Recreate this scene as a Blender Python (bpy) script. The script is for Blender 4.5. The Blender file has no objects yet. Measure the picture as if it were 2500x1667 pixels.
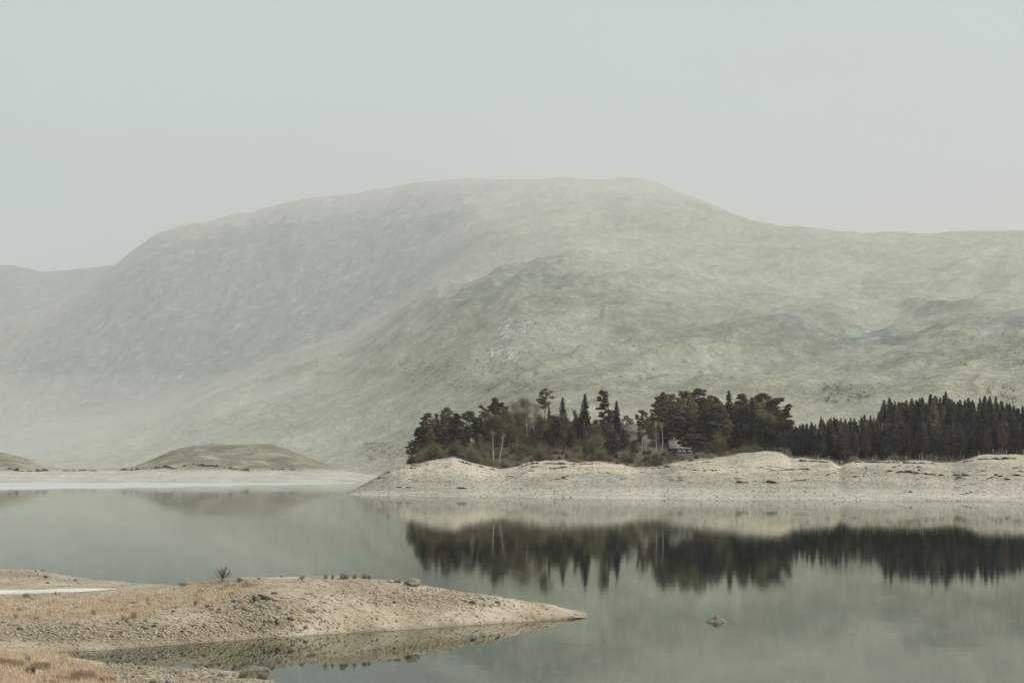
import bpy, bmesh, math, random
import numpy as np
from mathutils import Vector

R = math.radians
SC = bpy.context.scene
COL = SC.collection

# ------------------------------------------------------------------ camera, world, sun, exposure
FPX = 85.0 / 36.0 * 2500.0          # focal length in photo pixels
CAM_H = 5.7                         # eye height above the water
HORIZ = 1140.0                      # photo row of the horizon
PITCH = math.atan((HORIZ - 833.5) / FPX)

cam_d = bpy.data.cameras.new('camera')
cam = bpy.data.objects.new('camera', cam_d)
COL.objects.link(cam)
cam.location = (0, 0, CAM_H)
cam.rotation_euler = (R(90) + PITCH, 0, 0)
cam_d.lens = 85.0
cam_d.sensor_width = 36.0
cam_d.clip_start = 1.0
cam_d.clip_end = 30000.0
SC.camera = cam

SUN_EL, SUN_AZ = R(40), R(98)       # azimuth clockwise from +Y (view direction)
w = bpy.data.worlds.new('World')
SC.world = w
w.use_nodes = True
nt = w.node_tree
for n in list(nt.nodes):
    nt.nodes.remove(n)
wo = nt.nodes.new('ShaderNodeOutputWorld')
bg = nt.nodes.new('ShaderNodeBackground')
sky = nt.nodes.new('ShaderNodeTexSky')
sky.sky_type = 'NISHITA'
sky.sun_disc = False
sky.sun_elevation = SUN_EL
sky.sun_rotation = SUN_AZ
sky.air_density = 1.0
sky.dust_density = 4.0
tcw = nt.nodes.new('ShaderNodeTexCoord')
mpw = nt.nodes.new('ShaderNodeMapping')
mpw.inputs['Scale'].default_value = (1.0, 1.0, 4.0)
nzw = nt.nodes.new('ShaderNodeTexNoise')
nzw.inputs['Scale'].default_value = 2.2
nzw.inputs['Detail'].default_value = 3.0
nzw.inputs['Roughness'].default_value = 0.45
rpw = nt.nodes.new('ShaderNodeValToRGB')
rpw.color_ramp.elements[0].position = 0.42
rpw.color_ramp.elements[0].color = (0.575, 0.572, 0.557, 1)
rpw.color_ramp.elements[1].position = 0.60
rpw.color_ramp.elements[1].color = (0.545, 0.622, 0.615, 1)
scw = nt.nodes.new('ShaderNodeVectorMath')
scw.operation = 'SCALE'
scw.inputs['Scale'].default_value = 8.9
mxw = nt.nodes.new('ShaderNodeMix')
mxw.data_type = 'RGBA'
mxw.inputs['Factor'].default_value = 0.93
nt.links.new(tcw.outputs['Generated'], mpw.inputs['Vector'])
nt.links.new(mpw.outputs['Vector'], nzw.inputs['Vector'])
nt.links.new(nzw.outputs['Fac'], rpw.inputs['Fac'])
nt.links.new(rpw.outputs['Color'], scw.inputs[0])
nt.links.new(sky.outputs['Color'], mxw.inputs[6])
nt.links.new(scw.outputs[0], mxw.inputs[7])
nt.links.new(mxw.outputs[2], bg.inputs['Color'])
bg.inputs['Strength'].default_value = 0.1
nt.links.new(bg.outputs[0], wo.inputs['Surface'])

sun_d = bpy.data.lights.new('sun', 'SUN')
sun_d.energy = 2.3
sun_d.angle = R(10)
sun_d.color = (1.0, 0.96, 0.89)
sun = bpy.data.objects.new('sun', sun_d)
COL.objects.link(sun)
sdir = Vector((math.sin(SUN_AZ) * math.cos(SUN_EL), math.cos(SUN_AZ) * math.cos(SUN_EL), math.sin(SUN_EL)))
sun.rotation_euler = (-sdir).to_track_quat('-Z', 'Y').to_euler()

SC.view_settings.view_transform = 'Standard'
SC.view_settings.look = 'None'
SC.view_settings.gamma = 1.0
SC.view_settings.exposure = 0.25
SC.render.engine = 'CYCLES'
SC.cycles.use_denoising = True
SC.cycles.max_bounces = 6
SC.cycles.diffuse_bounces = 2
SC.cycles.glossy_bounces = 3
SC.cycles.volume_bounces = 2
SC.cycles.transparent_max_bounces = 8

# ------------------------------------------------------------------ pixel <-> world
CP, SP = math.cos(PITCH), math.sin(PITCH)
def ray(sx, sy):
    """photo pixel -> (dX/dY, dZ/dY)"""
    u = (sx - 1250.0) / FPX
    v = (833.5 - sy) / FPX
    dy = CP - v * SP
    return u / dy, (SP + v * CP) / dy
def at(sx, sy, Y):
    a, e = ray(sx, sy)
    return Vector((a * Y, Y, CAM_H + e * Y))
def water_Y(sy):
    return CAM_H / -ray(1250, sy)[1]
def elev(sy):
    v = (833.5 - np.asarray(sy, float)) / FPX
    return (SP + v * CP) / (CP - v * SP)

# ------------------------------------------------------------------ noise (numpy)
def vnoise(x, y, seed=0):
    ix = np.floor(x).astype(np.int64); iy = np.floor(y).astype(np.int64)
    fx = x - ix; fy = y - iy
    fx = fx * fx * fx * (fx * (fx * 6 - 15) + 10)
    fy = fy * fy * fy * (fy * (fy * 6 - 15) + 10)
    def h(a, b):
        k = (a * 374761393 + b * 668265263 + seed * 974634777) & 0xffffffff
        k = ((k ^ (k >> 13)) * 1274126177) & 0xffffffff
        k = k ^ (k >> 16)
        return k / 4294967295.0
    n0 = h(ix, iy) * (1 - fx) + h(ix + 1, iy) * fx
    n1 = h(ix, iy + 1) * (1 - fx) + h(ix + 1, iy + 1) * fx
    return (n0 * (1 - fy) + n1 * fy) * 2 - 1
def fbm(x, y, oct=4, seed=0, gain=0.5):
    s = 0; a = 1.0; t = 0
    for k in range(oct):
        s = s + a * vnoise(x, y, seed + k * 17); t += a
        x = x * 2.03 + 13.7; y = y * 2.03 + 7.1; a *= gain
    return s / t
def ridged(x, y, oct=4, seed=0):
    s = 0; a = 1.0; t = 0
    for k in range(oct):
        s = s + a * (1 - 2 * np.abs(vnoise(x, y, seed + k * 31))); t += a
        x = x * 2.1 + 3.3; y = y * 2.1 + 9.4; a *= 0.5
    return s / t

# ------------------------------------------------------------------ object helpers
def mesh_np(name, verts, face_sets, mats=(), mat_idx=None, smooth=False):
    me = bpy.data.meshes.new(name)
    verts = np.asarray(verts, np.float32)
    me.vertices.add(len(verts))
    me.vertices.foreach_set('co', verts.ravel())
    loops, starts, totals, off = [], [], [], 0
    for f in face_sets:
        f = np.asarray(f, np.int32)
        if len(f) == 0:
            continue
        k = f.shape[1]
        loops.append(f.ravel())
        starts.append(off + np.arange(len(f)) * k)
        totals.append(np.full(len(f), k))
        off += f.size
    loops = np.concatenate(loops); starts = np.concatenate(starts); totals = np.concatenate(totals)
    me.loops.add(len(loops)); me.loops.foreach_set('vertex_index', loops.astype(np.int32))
    me.polygons.add(len(starts))
    me.polygons.foreach_set('loop_start', starts.astype(np.int32))
    me.polygons.foreach_set('loop_total', totals.astype(np.int32))
    if mat_idx is not None:
        me.polygons.foreach_set('material_index', np.asarray(mat_idx, np.int32))
    if smooth:
        me.polygons.foreach_set('use_smooth', np.ones(len(starts), bool))
    for m in mats:
        me.materials.append(m)
    me.update(calc_edges=True)
    return me
def put(name, me, parent=None, loc=(0, 0, 0), rot=(0, 0, 0), scale=(1, 1, 1)):
    o = bpy.data.objects.new(name, me)
    COL.objects.link(o)
    o.location = loc; o.rotation_euler = rot; o.scale = scale
    if parent is not None:
        o.parent = parent
    return o
def tag(o, label=None, cat=None, group=None, kind=None):
    if label: o['label'] = label
    if cat: o['category'] = cat
    if group: o['group'] = group
    if kind: o['kind'] = kind
    return o
class MB:
    """collects verts and faces of mixed sizes"""
    def __init__(s):
        s.v = []; s.f3 = []; s.f4 = []; s.n = 0
    def add(s, verts, f3=None, f4=None):
        verts = np.asarray(verts, float).reshape(-1, 3)
        s.v.append(verts)
        if f3 is not None: s.f3.append(np.asarray(f3, int).reshape(-1, 3) + s.n)
        if f4 is not None: s.f4.append(np.asarray(f4, int).reshape(-1, 4) + s.n)
        s.n += len(verts)
    def box(s, x0, x1, y0, y1, z0, z1):
        v = [(x, y, z) for z in (z0, z1) for y in (y0, y1) for x in (x0, x1)]
        s.add(v, f4=[(0, 2, 3, 1), (4, 5, 7, 6), (0, 1, 5, 4), (2, 6, 7, 3), (0, 4, 6, 2), (1, 3, 7, 5)])
    def tube(s, pts, rad, sides=6, cap=True):
        pts = np.asarray(pts, float); n = len(pts)
        d = np.gradient(pts, axis=0)
        d /= np.linalg.norm(d, axis=1)[:, None] + 1e-9
        ref = np.where(np.abs(d[:, 2:3]) > 0.9, np.array([[1.0, 0, 0]]), np.array([[0, 0, 1.0]]))
        u = np.cross(d, ref); u /= np.linalg.norm(u, axis=1)[:, None] + 1e-9
        vv = np.cross(d, u)
        ang = np.linspace(0, 2 * np.pi, sides, endpoint=False)
        rad = np.asarray(rad, float)
        V = pts[:, None, :] + rad[:, None, None] * (np.cos(ang)[None, :, None] * u[:, None, :] + np.sin(ang)[None, :, None] * vv[:, None, :])
        f = []
        for i in range(n - 1):
            for k in range(sides):
                k2 = (k + 1) % sides
                f.append((i * sides + k, i * sides + k2, (i + 1) * sides + k2, (i + 1) * sides + k))
        s.add(V.reshape(-1, 3), f4=f)
        if cap:
            c = V[-1].mean(0)
            b = s.n
            s.add(np.vstack([V[-1], c]), f3=[(k, (k + 1) % sides, sides) for k in range(sides)])
    def mesh(s, name, mats, smooth=False):
        fs = []
        if s.f3: fs.append(np.concatenate(s.f3))
        if s.f4: fs.append(np.concatenate(s.f4))
        return mesh_np(name, np.concatenate(s.v), fs, mats, smooth=smooth)

# ------------------------------------------------------------------ materials
class NT:
    def __init__(s, name, rough=0.85, spec=0.15):
        s.m = bpy.data.materials.new(name); s.m.use_nodes = True
        s.t = s.m.node_tree
        s.b = s.t.nodes['Principled BSDF']
        s.b.inputs['Roughness'].default_value = rough
        s.b.inputs['Specular IOR Level'].default_value = spec
        s.geo = s.t.nodes.new('ShaderNodeNewGeometry')
        s.tc = s.t.nodes.new('ShaderNodeTexCoord')
    def node(s, t, **kw):
        n = s.t.nodes.new(t)
        for k, v in kw.items():
            setattr(n, k, v)
        return n
    def link(s, a, b): s.t.links.new(a, b)
    def vec(s, scale=(1, 1, 1), rot=(0, 0, 0), world=True):
        mp = s.node('ShaderNodeMapping')
        mp.inputs['Scale'].default_value = scale
        mp.inputs['Rotation'].default_value = rot
        s.link(s.geo.outputs['Position'] if world else s.tc.outputs['Object'], mp.inputs['Vector'])
        return mp.outputs['Vector']
    def noise(s, vec, scale=1.0, detail=4.0, rough=0.55, dist=0.0):
        n = s.node('ShaderNodeTexNoise')
        n.inputs['Scale'].default_value = scale
        n.inputs['Detail'].default_value = detail
        n.inputs['Roughness'].default_value = rough
        n.inputs['Distortion'].default_value = dist
        s.link(vec, n.inputs['Vector'])
        return n.outputs['Fac']
    def ramp(s, fac, *stops):
        r = s.node('ShaderNodeValToRGB')
        e = r.color_ramp.elements
        while len(e) < len(stops): e.new(0.5)
        for i, (p, c) in enumerate(stops):
            e[i].position = p
            e[i].color = (c, c, c, 1) if isinstance(c, (int, float)) else (*c, 1)
        s.link(fac, r.inputs['Fac'])
        return r.outputs['Color']
    def mix(s, fac, a, b, mode='MIX'):
        m = s.node('ShaderNodeMix', data_type='RGBA', blend_type=mode)
        for sock, val in ((m.inputs[0], fac), (m.inputs[6], a), (m.inputs[7], b)):
            if hasattr(val, 'is_linked'): s.link(val, sock)
            elif isinstance(val, (int, float)):
                sock.default_value = val if sock == m.inputs[0] else (val, val, val, 1)
            else: sock.default_value = (*val, 1)
        return m.outputs[2]
    def math(s, op, a, b=0.0):
        m = s.node('ShaderNodeMath', operation=op)
        for sock, val in ((m.inputs[0], a), (m.inputs[1], b)):
            if hasattr(val, 'is_linked'): s.link(val, sock)
            else: sock.default_value = val
        return m.outputs[0]
    def bump(s, h, strength=0.4, dist=0.1):
        b = s.node('ShaderNodeBump')
        b.inputs['Strength'].default_value = strength
        b.inputs['Distance'].default_value = dist
        s.link(h, b.inputs['Height'])
        s.link(b.outputs[0], s.b.inputs['Normal'])
    def sepxyz(s):
        n = s.node('ShaderNodeSeparateXYZ'); s.link(s.geo.outputs['Position'], n.inputs[0]); return n
    def color(s, c):
        if hasattr(c, 'is_linked'): s.link(c, s.b.inputs['Base Color'])
        else: s.b.inputs['Base Color'].default_value = (*c, 1)
        return s.m

def simple(name, c, var=0.25, scale=3.0, rough=0.85, spec=0.15):
    n = NT(name, rough, spec)
    f = n.noise(n.vec(), scale, 4)
    a = tuple(x * (1 - var) for x in c); b = tuple(min(1, x * (1 + var)) for x in c)
    return n.color(n.ramp(f, (0.3, a), (0.7, b)))

def foliage(name, dark, mid, light, scale=0.9):
    n = NT(name, 0.8, 0.1)
    oi = n.node('ShaderNodeObjectInfo')
    f = n.noise(n.vec(world=True), scale, 3, 0.6)
    c = n.ramp(f, (0.32, dark), (0.5, mid), (0.7, light))
    v = n.math('ADD', n.math('MULTIPLY', oi.outputs['Random'], 0.75), 0.65)
    hsv = n.node('ShaderNodeHueSaturation')
    n.link(c, hsv.inputs['Color']); n.link(v, hsv.inputs['Value'])
    n.link(n.math('ADD', n.math('MULTIPLY', oi.outputs['Random'], 0.05), 0.475), hsv.inputs['Hue'])
    m = n.color(hsv.outputs[0])
    tr = n.node('ShaderNodeBsdfTranslucent'); n.link(hsv.outputs[0], tr.inputs['Color'])
    mx = n.node('ShaderNodeMixShader'); mx.inputs[0].default_value = 0.45
    out = n.t.nodes['Material Output']
    n.link(n.b.outputs[0], mx.inputs[1]); n.link(tr.outputs[0], mx.inputs[2]); n.link(mx.outputs[0], out.inputs['Surface'])
    return m

M = {}
M['pine'] = foliage('pine_needles', (0.105, 0.086, 0.048), (0.21, 0.167, 0.096), (0.33, 0.258, 0.155), 0.45)
M['pine_dark'] = foliage('dark_pine_needles', (0.062, 0.058, 0.037), (0.125, 0.109, 0.068), (0.21, 0.175, 0.11), 0.45)
M['spruce'] = foliage('spruce_needles', (0.024, 0.030, 0.025), (0.052, 0.056, 0.043), (0.10, 0.096, 0.069), 0.5)
M['spruce_brown'] = foliage('brown_spruce_needles', (0.048, 0.042, 0.029), (0.096, 0.082, 0.055), (0.165, 0.138, 0.09), 0.5)
M['larch'] = foliage('bare_larch_twigs', (0.12, 0.092, 0.056), (0.21, 0.163, 0.10), (0.32, 0.25, 0.16), 0.5)
M['twig'] = foliage('bare_twigs', (0.10, 0.088, 0.060), (0.18, 0.152, 0.102), (0.29, 0.24, 0.165), 0.4)
M['twig_pale'] = foliage('pale_birch_twigs', (0.22, 0.18, 0.12), (0.34, 0.28, 0.19), (0.46, 0.39, 0.28), 0.4)
M['orange'] = foliage('rust_coloured_leaves', (0.17, 0.10, 0.05), (0.26, 0.16, 0.08), (0.34, 0.22, 0.12), 0.6)
M['bark'] = simple('grey_brown_bark', (0.15, 0.125, 0.10), 0.35, 1.5)
M['bark_dark'] = simple('dark_bark', (0.085, 0.074, 0.060), 0.35, 1.5)
def birch_bark():
    n = NT('pale_birch_bark', 0.7)
    f = n.noise(n.vec((3, 3, 1.0)), 1.2, 3)
    return n.color(n.ramp(f, (0.33, (0.16, 0.14, 0.12)), (0.45, (0.52, 0.49, 0.43)), (0.8, (0.66, 0.63, 0.57))))
M['birch'] = birch_bark()

def hill_mat(name):
    n = NT(name, 0.95, 0.05)
    def dv(ang, stretch, depth=5.0):
        mp = n.node('ShaderNodeMapping', vector_type='TEXTURE')
        mp.inputs['Rotation'].default_value = (0, -ang, 0)
        mp.inputs['Scale'].default_value = (stretch, depth, 1.0)
        n.link(n.geo.outputs['Position'], mp.inputs['Vector'])
        return mp.outputs['Vector']
    big = n.noise(dv(0.35, 2.4), 0.0085, 6, 0.6, 0.6)
    hue = n.noise(dv(0.25, 1.8), 0.006, 5, 0.6, 0.8)
    mid = n.noise(dv(0.42, 2.6, 4.0), 0.030, 7, 0.68, 0.5)
    fine = n.noise(dv(0.45, 1.8, 3.0), 0.10, 6, 0.7, 0.2)
    tiny = n.noise(n.vec((0.9, 0.5, 1.2)), 0.28, 5, 0.8)
    c1 = n.ramp(big, (0.34, (0.130, 0.164, 0.130)), (0.47, (0.291, 0.294, 0.210)), (0.60, (0.464, 0.451, 0.368)))
    c2 = n.ramp(hue, (0.36, (0.169, 0.211, 0.179)), (0.46, (0.323, 0.323, 0.208)), (0.54, (0.356, 0.336, 0.255)), (0.64, (0.417, 0.391, 0.339)))
    c = n.mix(0.5, c1, c2)
    c3 = n.ramp(mid, (0.37, (0.082, 0.107, 0.084)), (0.49, (0.291, 0.294, 0.221)), (0.61, (0.539, 0.527, 0.432)))
    c = n.mix(0.30, c, c3)
    c4 = n.ramp(fine, (0.37, (0.071, 0.088, 0.072)), (0.5, (0.303, 0.308, 0.241)), (0.63, (0.558, 0.558, 0.473)))
    c = n.mix(0.24, c, c4)
    # heather and rock tones, with the left faces' shade painted in
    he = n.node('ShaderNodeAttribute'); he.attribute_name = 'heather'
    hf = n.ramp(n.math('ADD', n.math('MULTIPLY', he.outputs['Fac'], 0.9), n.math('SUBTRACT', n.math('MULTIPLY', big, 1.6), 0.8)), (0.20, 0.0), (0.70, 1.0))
    rock_shade = n.ramp(fine, (0.36, (0.038, 0.066, 0.056)), (0.52, (0.105, 0.142, 0.120)), (0.62, (0.23, 0.26, 0.225)), (0.72, (0.52, 0.53, 0.49)))
    c = n.mix(n.math('MULTIPLY', hf, 0.92), c, rock_shade)
    t = n.ramp(tiny, (0.34, 0.70), (0.5, 1.0), (0.66, 1.28))
    c = n.mix(1.0, c, t, 'MULTIPLY')
    # low ground near the loch paled: frost plus painted-in mist
    z = n.sepxyz().outputs['Z']
    low = n.ramp(n.math('ADD', n.math('MULTIPLY', z, 0.01), n.math('MULTIPLY', mid, 0.5)), (0.25, 1.0), (0.70, 0.0))
    c = n.mix(n.math('MULTIPLY', low, 0.55), c, (0.50, 0.485, 0.41))
    # wind-scoured pale stones on the summit
    top = n.ramp(n.math('ADD', n.math('MULTIPLY', z, 0.002), n.math('MULTIPLY', mid, 0.35)), (0.98, 0.0), (1.12, 1.0))
    c = n.mix(n.math('MULTIPLY', top, 0.35), c, (0.50, 0.48, 0.44))
    n.bump(n.math('ADD', n.math('MULTIPLY', fine, 3.5), n.math('MULTIPLY', tiny, 1.0)), 0.5, 4.0)
    return n.color(c)
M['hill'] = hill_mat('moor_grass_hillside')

def mound_mat():
    n = NT('mound_moor_grass', 0.95, 0.05)
    z = n.sepxyz().outputs['Z']
    f = n.noise(n.vec((1, 1, 2)), 0.06, 6, 0.6, 0.5)
    g = n.noise(n.vec(), 0.6, 4, 0.7)
    grass = n.ramp(f, (0.33, (0.16, 0.152, 0.108)), (0.5, (0.235, 0.22, 0.16)), (0.66, (0.37, 0.345, 0.265)))
    sand = n.ramp(f, (0.3, (0.38, 0.37, 0.32)), (0.7, (0.55, 0.535, 0.475)))
    fac = n.ramp(n.math('ADD', n.math('MULTIPLY', z, 0.1), n.math('MULTIPLY', f, 0.25)), (0.50, 0.0), (0.66, 1.0))
    c = n.mix(fac, sand, grass)
    c = n.mix(1.0, c, n.ramp(g, (0.3, 0.75), (0.7, 1.2)), 'MULTIPLY')
    n.bump(n.math('ADD', f, n.math('MULTIPLY', g, 0.3)), 0.6, 1.0)
    return n.color(c)
M['mound'] = mound_mat()

def bank_mat():
    n = NT('drawdown_gravel_bank', 0.95, 0.05)
    f = n.noise(n.vec((1, 0.5, 2)), 0.05, 6, 0.6, 0.7)
    g = n.noise(n.vec((1, 0.6, 1)), 0.9, 5, 0.7)
    h = n.noise(n.vec((1, 0.7, 1)), 3.2, 4, 0.75)
    band = n.noise(n.vec((0.015, 0.03, 1.6), (0.0, 0.01, 0.0)), 1.0, 4, 0.65, 0.3)
    s_ = n.sepxyz(); z = s_.outputs['Z']
    c = n.ramp(f, (0.3, (0.37, 0.35, 0.29)), (0.46, (0.49, 0.462, 0.388)), (0.58, (0.59, 0.54, 0.452)), (0.72, (0.68, 0.635, 0.545)))
    zz = n.math('ADD', n.math('MULTIPLY', z, 0.1), n.math('MULTIPLY', n.math('SUBTRACT', f, 0.5), 0.5))
    c = n.mix(1.0, c, n.ramp(zz, (0.02, (1.12, 1.12, 1.12)), (0.12, (1.0, 1.0, 1.0)), (0.24, (0.80, 0.81, 0.80)), (0.40, (0.88, 0.86, 0.82)), (0.50, (1.04, 1.01, 0.96)), (0.66, (1.04, 0.99, 0.93))), 'MULTIPLY')
    c = n.mix(1.0, c, n.ramp(band, (0.36, 0.82), (0.5, 1.0), (0.66, 1.08)), 'MULTIPLY')
    c = n.mix(1.0, c, n.ramp(g, (0.32, 0.62), (0.48, 0.95), (0.7, 1.12)), 'MULTIPLY')
    c = n.mix(1.0, c, n.ramp(h, (0.36, 0.5), (0.5, 0.95), (0.66, 1.15)), 'MULTIPLY')
    # bracken and dry grass along the top of the bank, needle litter with painted shade under the trees
    lit = n.ramp(g, (0.3, (0.17, 0.125, 0.082)), (0.5, (0.33, 0.268, 0.19)), (0.7, (0.48, 0.425, 0.325)))
    y = s_.outputs['Y']
    k = n.math('ADD', n.math('MULTIPLY', n.math('SUBTRACT', y, 506.0), 0.03), n.math('MULTIPLY', n.math('SUBTRACT', f, 0.5), 2.2))
    c = n.mix(n.ramp(k, (0.32, 0.0), (0.52, 0.85)), c, lit)
    duff_shade = n.ramp(g, (0.3, (0.05, 0.042, 0.030)), (0.7, (0.14, 0.115, 0.080)))
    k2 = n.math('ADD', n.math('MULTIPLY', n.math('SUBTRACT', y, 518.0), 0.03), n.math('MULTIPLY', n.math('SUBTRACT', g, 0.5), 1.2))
    c = n.mix(n.ramp(k2, (0.10, 0.0), (0.30, 0.9)), c, duff_shade)
    n.bump(n.math('ADD', n.math('MULTIPLY', g, 0.5), n.math('MULTIPLY', h, 0.25)), 0.6, 0.5)
    return n.color(c)
M['bank'] = bank_mat()

def spit_mat(name, wet=True, zones=False):
    n = NT(name, 0.92, 0.12)
    f = n.noise(n.vec(), 0.35, 5, 0.6, 0.5)
    g = n.noise(n.vec(), 3.0, 5, 0.7)
    h = n.noise(n.vec(), 14.0, 4, 0.7)
    z = n.sepxyz().outputs['Z']
    c = n.ramp(f, (0.32, (0.32, 0.265, 0.187)), (0.5, (0.43, 0.362, 0.267)), (0.68, (0.53, 0.458, 0.357)))
    if zones:
        at_ = n.node('ShaderNodeAttribute'); at_.attribute_name = 'heather'
        zf = n.ramp(n.math('ADD', at_.outputs['Fac'], n.math('SUBTRACT', n.math('MULTIPLY', g, 0.9), 0.45)), (0.25, 0.0), (0.75, 0.75))
        c = n.mix(zf, c, n.ramp(g, (0.35, (0.15, 0.118, 0.083)), (0.65, (0.30, 0.245, 0.175))))
    c = n.mix(1.0, c, n.ramp(g, (0.32, 0.6), (0.5, 1.0), (0.7, 1.15)), 'MULTIPLY')
    c = n.mix(1.0, c, n.ramp(h, (0.34, 0.55), (0.5, 1.0), (0.7, 1.12)), 'MULTIPLY')
    if wet:
        k = n.math('ADD', z, n.math('MULTIPLY', n.math('SUBTRACT', f, 0.5), 0.06))
        damp = n.ramp(k, (0.0, 0.72), (0.05, 0.88), (0.14, 1.0))
        c = n.mix(1.0, c, damp, 'MULTIPLY')
    n.bump(n.math('ADD', n.math('MULTIPLY', g, 0.25), n.math('MULTIPLY', h, 0.12)), 0.9, 0.12)
    return n.color(c)
M['spit'] = spit_mat('pale_gravel_and_sand', True, True)
M['fore'] = spit_mat('foreground_gravel', False)

def stone_mat(name, base):
    n = NT(name, 0.9, 0.15)
    oi = n.node('ShaderNodeObjectInfo')
    f = n.noise(n.vec(world=True), 7.0, 5, 0.65)
    c = n.ramp(f, (0.34, tuple(x * 0.42 for x in base)), (0.5, base), (0.68, tuple(min(0.8, x * 1.5) for x in base)))
    hsv = n.node('ShaderNodeHueSaturation')
    n.link(n.math('ADD', n.math('MULTIPLY', oi.outputs['Random'], 0.6), 0.7), hsv.inputs['Value'])
    n.link(c, hsv.inputs['Color'])
    n.bump(f, 0.6, 0.04)
    return n.color(hsv.outputs[0])
M['stone'] = stone_mat('grey_brown_stone', (0.30, 0.265, 0.205))
M['stone_dark'] = stone_mat('dark_stone', (0.15, 0.14, 0.12))
M['pebble'] = stone_mat('mixed_pebbles', (0.40, 0.345, 0.262))
M['crag'] = stone_mat('pale_crag_rock', (0.46, 0.465, 0.43))
M['peat'] = simple('dark_wet_peat', (0.055, 0.047, 0.038), 0.35, 2.0)
M['turf'] = simple('pale_dry_turf', (0.45, 0.41, 0.33), 0.25, 1.0)
M['turf_far'] = simple('mound_turf_lip', (0.26, 0.24, 0.17), 0.25, 0.6)
M['peat_far'] = simple('mound_peat', (0.10, 0.09, 0.07), 0.35, 0.6)

def grass_mat(name, a, b, c):
    n = NT(name, 0.85, 0.1)
    f = n.noise(n.vec(), 1.3, 3, 0.6)
    g = n.noise(n.vec(), 19.0, 2, 0.6)
    col = n.ramp(n.math('ADD', n.math('MULTIPLY', f, 0.6), n.math('MULTIPLY', g, 0.4)), (0.36, a), (0.5, b), (0.63, c))
    return n.color(col)
M['dry_grass'] = grass_mat('dry_straw_grass', (0.46, 0.345, 0.22), (0.60, 0.48, 0.335), (0.70, 0.60, 0.455))
M['tuft'] = grass_mat('brown_rush_tuft', (0.24, 0.18, 0.115), (0.37, 0.285, 0.18), (0.50, 0.40, 0.265))
M['tussock'] = grass_mat('foreground_tussock', (0.42, 0.30, 0.18), (0.60, 0.465, 0.31), (0.72, 0.61, 0.46))
M['heather'] = grass_mat('dead_heather_stems', (0.07, 0.048, 0.035), (0.12, 0.085, 0.06), (0.19, 0.14, 0.10))

def water_mat():
    n = NT('still_loch_water', 0.02, 0.5)
    big = n.noise(n.vec((0.25, 1.0, 1.0)), 0.9, 3, 0.5)
    small = n.noise(n.vec((0.5, 1.0, 1.0)), 4.5, 2, 0.5)
    patch = n.noise(n.vec((0.012, 0.006, 1)), 1.0, 3, 0.5, 0.4)
    bp = n.node('ShaderNodeBump'); bp.inputs['Strength'].default_value = 0.5; bp.inputs['Distance'].default_value = 0.005
    n.link(n.math('ADD', n.math('MULTIPLY', big, 0.6), n.math('MULTIPLY', small, 0.15)), bp.inputs['Height'])
    gl = n.node('ShaderNodeBsdfGlossy'); gl.inputs['Color'].default_value = (0.885, 0.91, 0.875, 1)
    n.link(n.ramp(patch, (0.40, 0.012), (0.68, 0.045)), gl.inputs['Roughness'])
    df = n.node('ShaderNodeBsdfDiffuse'); df.inputs['Color'].default_value = (0.005, 0.017, 0.012, 1)
    fr = n.node('ShaderNodeFresnel'); fr.inputs['IOR'].default_value = 1.333
    for s_ in (gl, fr): n.link(bp.outputs[0], s_.inputs['Normal'])
    mx = n.node('ShaderNodeMixShader')
    n.link(fr.outputs[0], mx.inputs[0]); n.link(df.outputs[0], mx.inputs[1]); n.link(gl.outputs[0], mx.inputs[2])
    n.link(mx.outputs[0], n.t.nodes['Material Output'].inputs['Surface'])
    return n.m
M['water'] = water_mat()
def strip_mat():
    n = NT('pale_grey_strip', 0.35, 0.5)
    f = n.noise(n.vec((0.02, 0.2, 1)), 1.0, 5, 0.6)
    return n.color(n.ramp(f, (0.35, (0.42, 0.445, 0.435)), (0.65, (0.64, 0.66, 0.645))))
M['grey_strip'] = strip_mat()

# ------------------------------------------------------------------ terrain builder
def tab(sx, pts, smooth=0):
    p = np.array(sorted(pts), float)
    y = np.interp(sx, p[:, 0], p[:, 1])
    if smooth:
        k = np.exp(-0.5 * (np.arange(-3 * smooth, 3 * smooth + 1) / smooth) ** 2); k /= k.sum()
        y = np.convolve(np.pad(y, 3 * smooth, mode='edge'), k, mode='valid')
    return y
def pchip(V, rows):
    """V: stations x cols, rows per segment -> sampled"""
    D = np.diff(V, axis=0)
    Mk = np.zeros_like(V)
    same = (D[:-1] * D[1:]) > 0
    hm = np.where(same, 2 * D[:-1] * D[1:] / (D[:-1] + D[1:] + 1e-12 * np.sign(D[1:] + 1e-12)), 0)
    Mk[1:-1] = hm; Mk[0] = D[0]; Mk[-1] = D[-1]
    out = []
    for k in range(len(V) - 1):
        t = np.linspace(0, 1, rows[k], endpoint=(k == len(V) - 2))[:, None]
        h00 = 2 * t**3 - 3 * t**2 + 1; h10 = t**3 - 2 * t**2 + t
        h01 = -2 * t**3 + 3 * t**2; h11 = t**3 - t**2
        out.append(h00 * V[k] + h10 * Mk[k] + h01 * V[k + 1] + h11 * Mk[k + 1])
    return np.concatenate(out)
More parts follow.
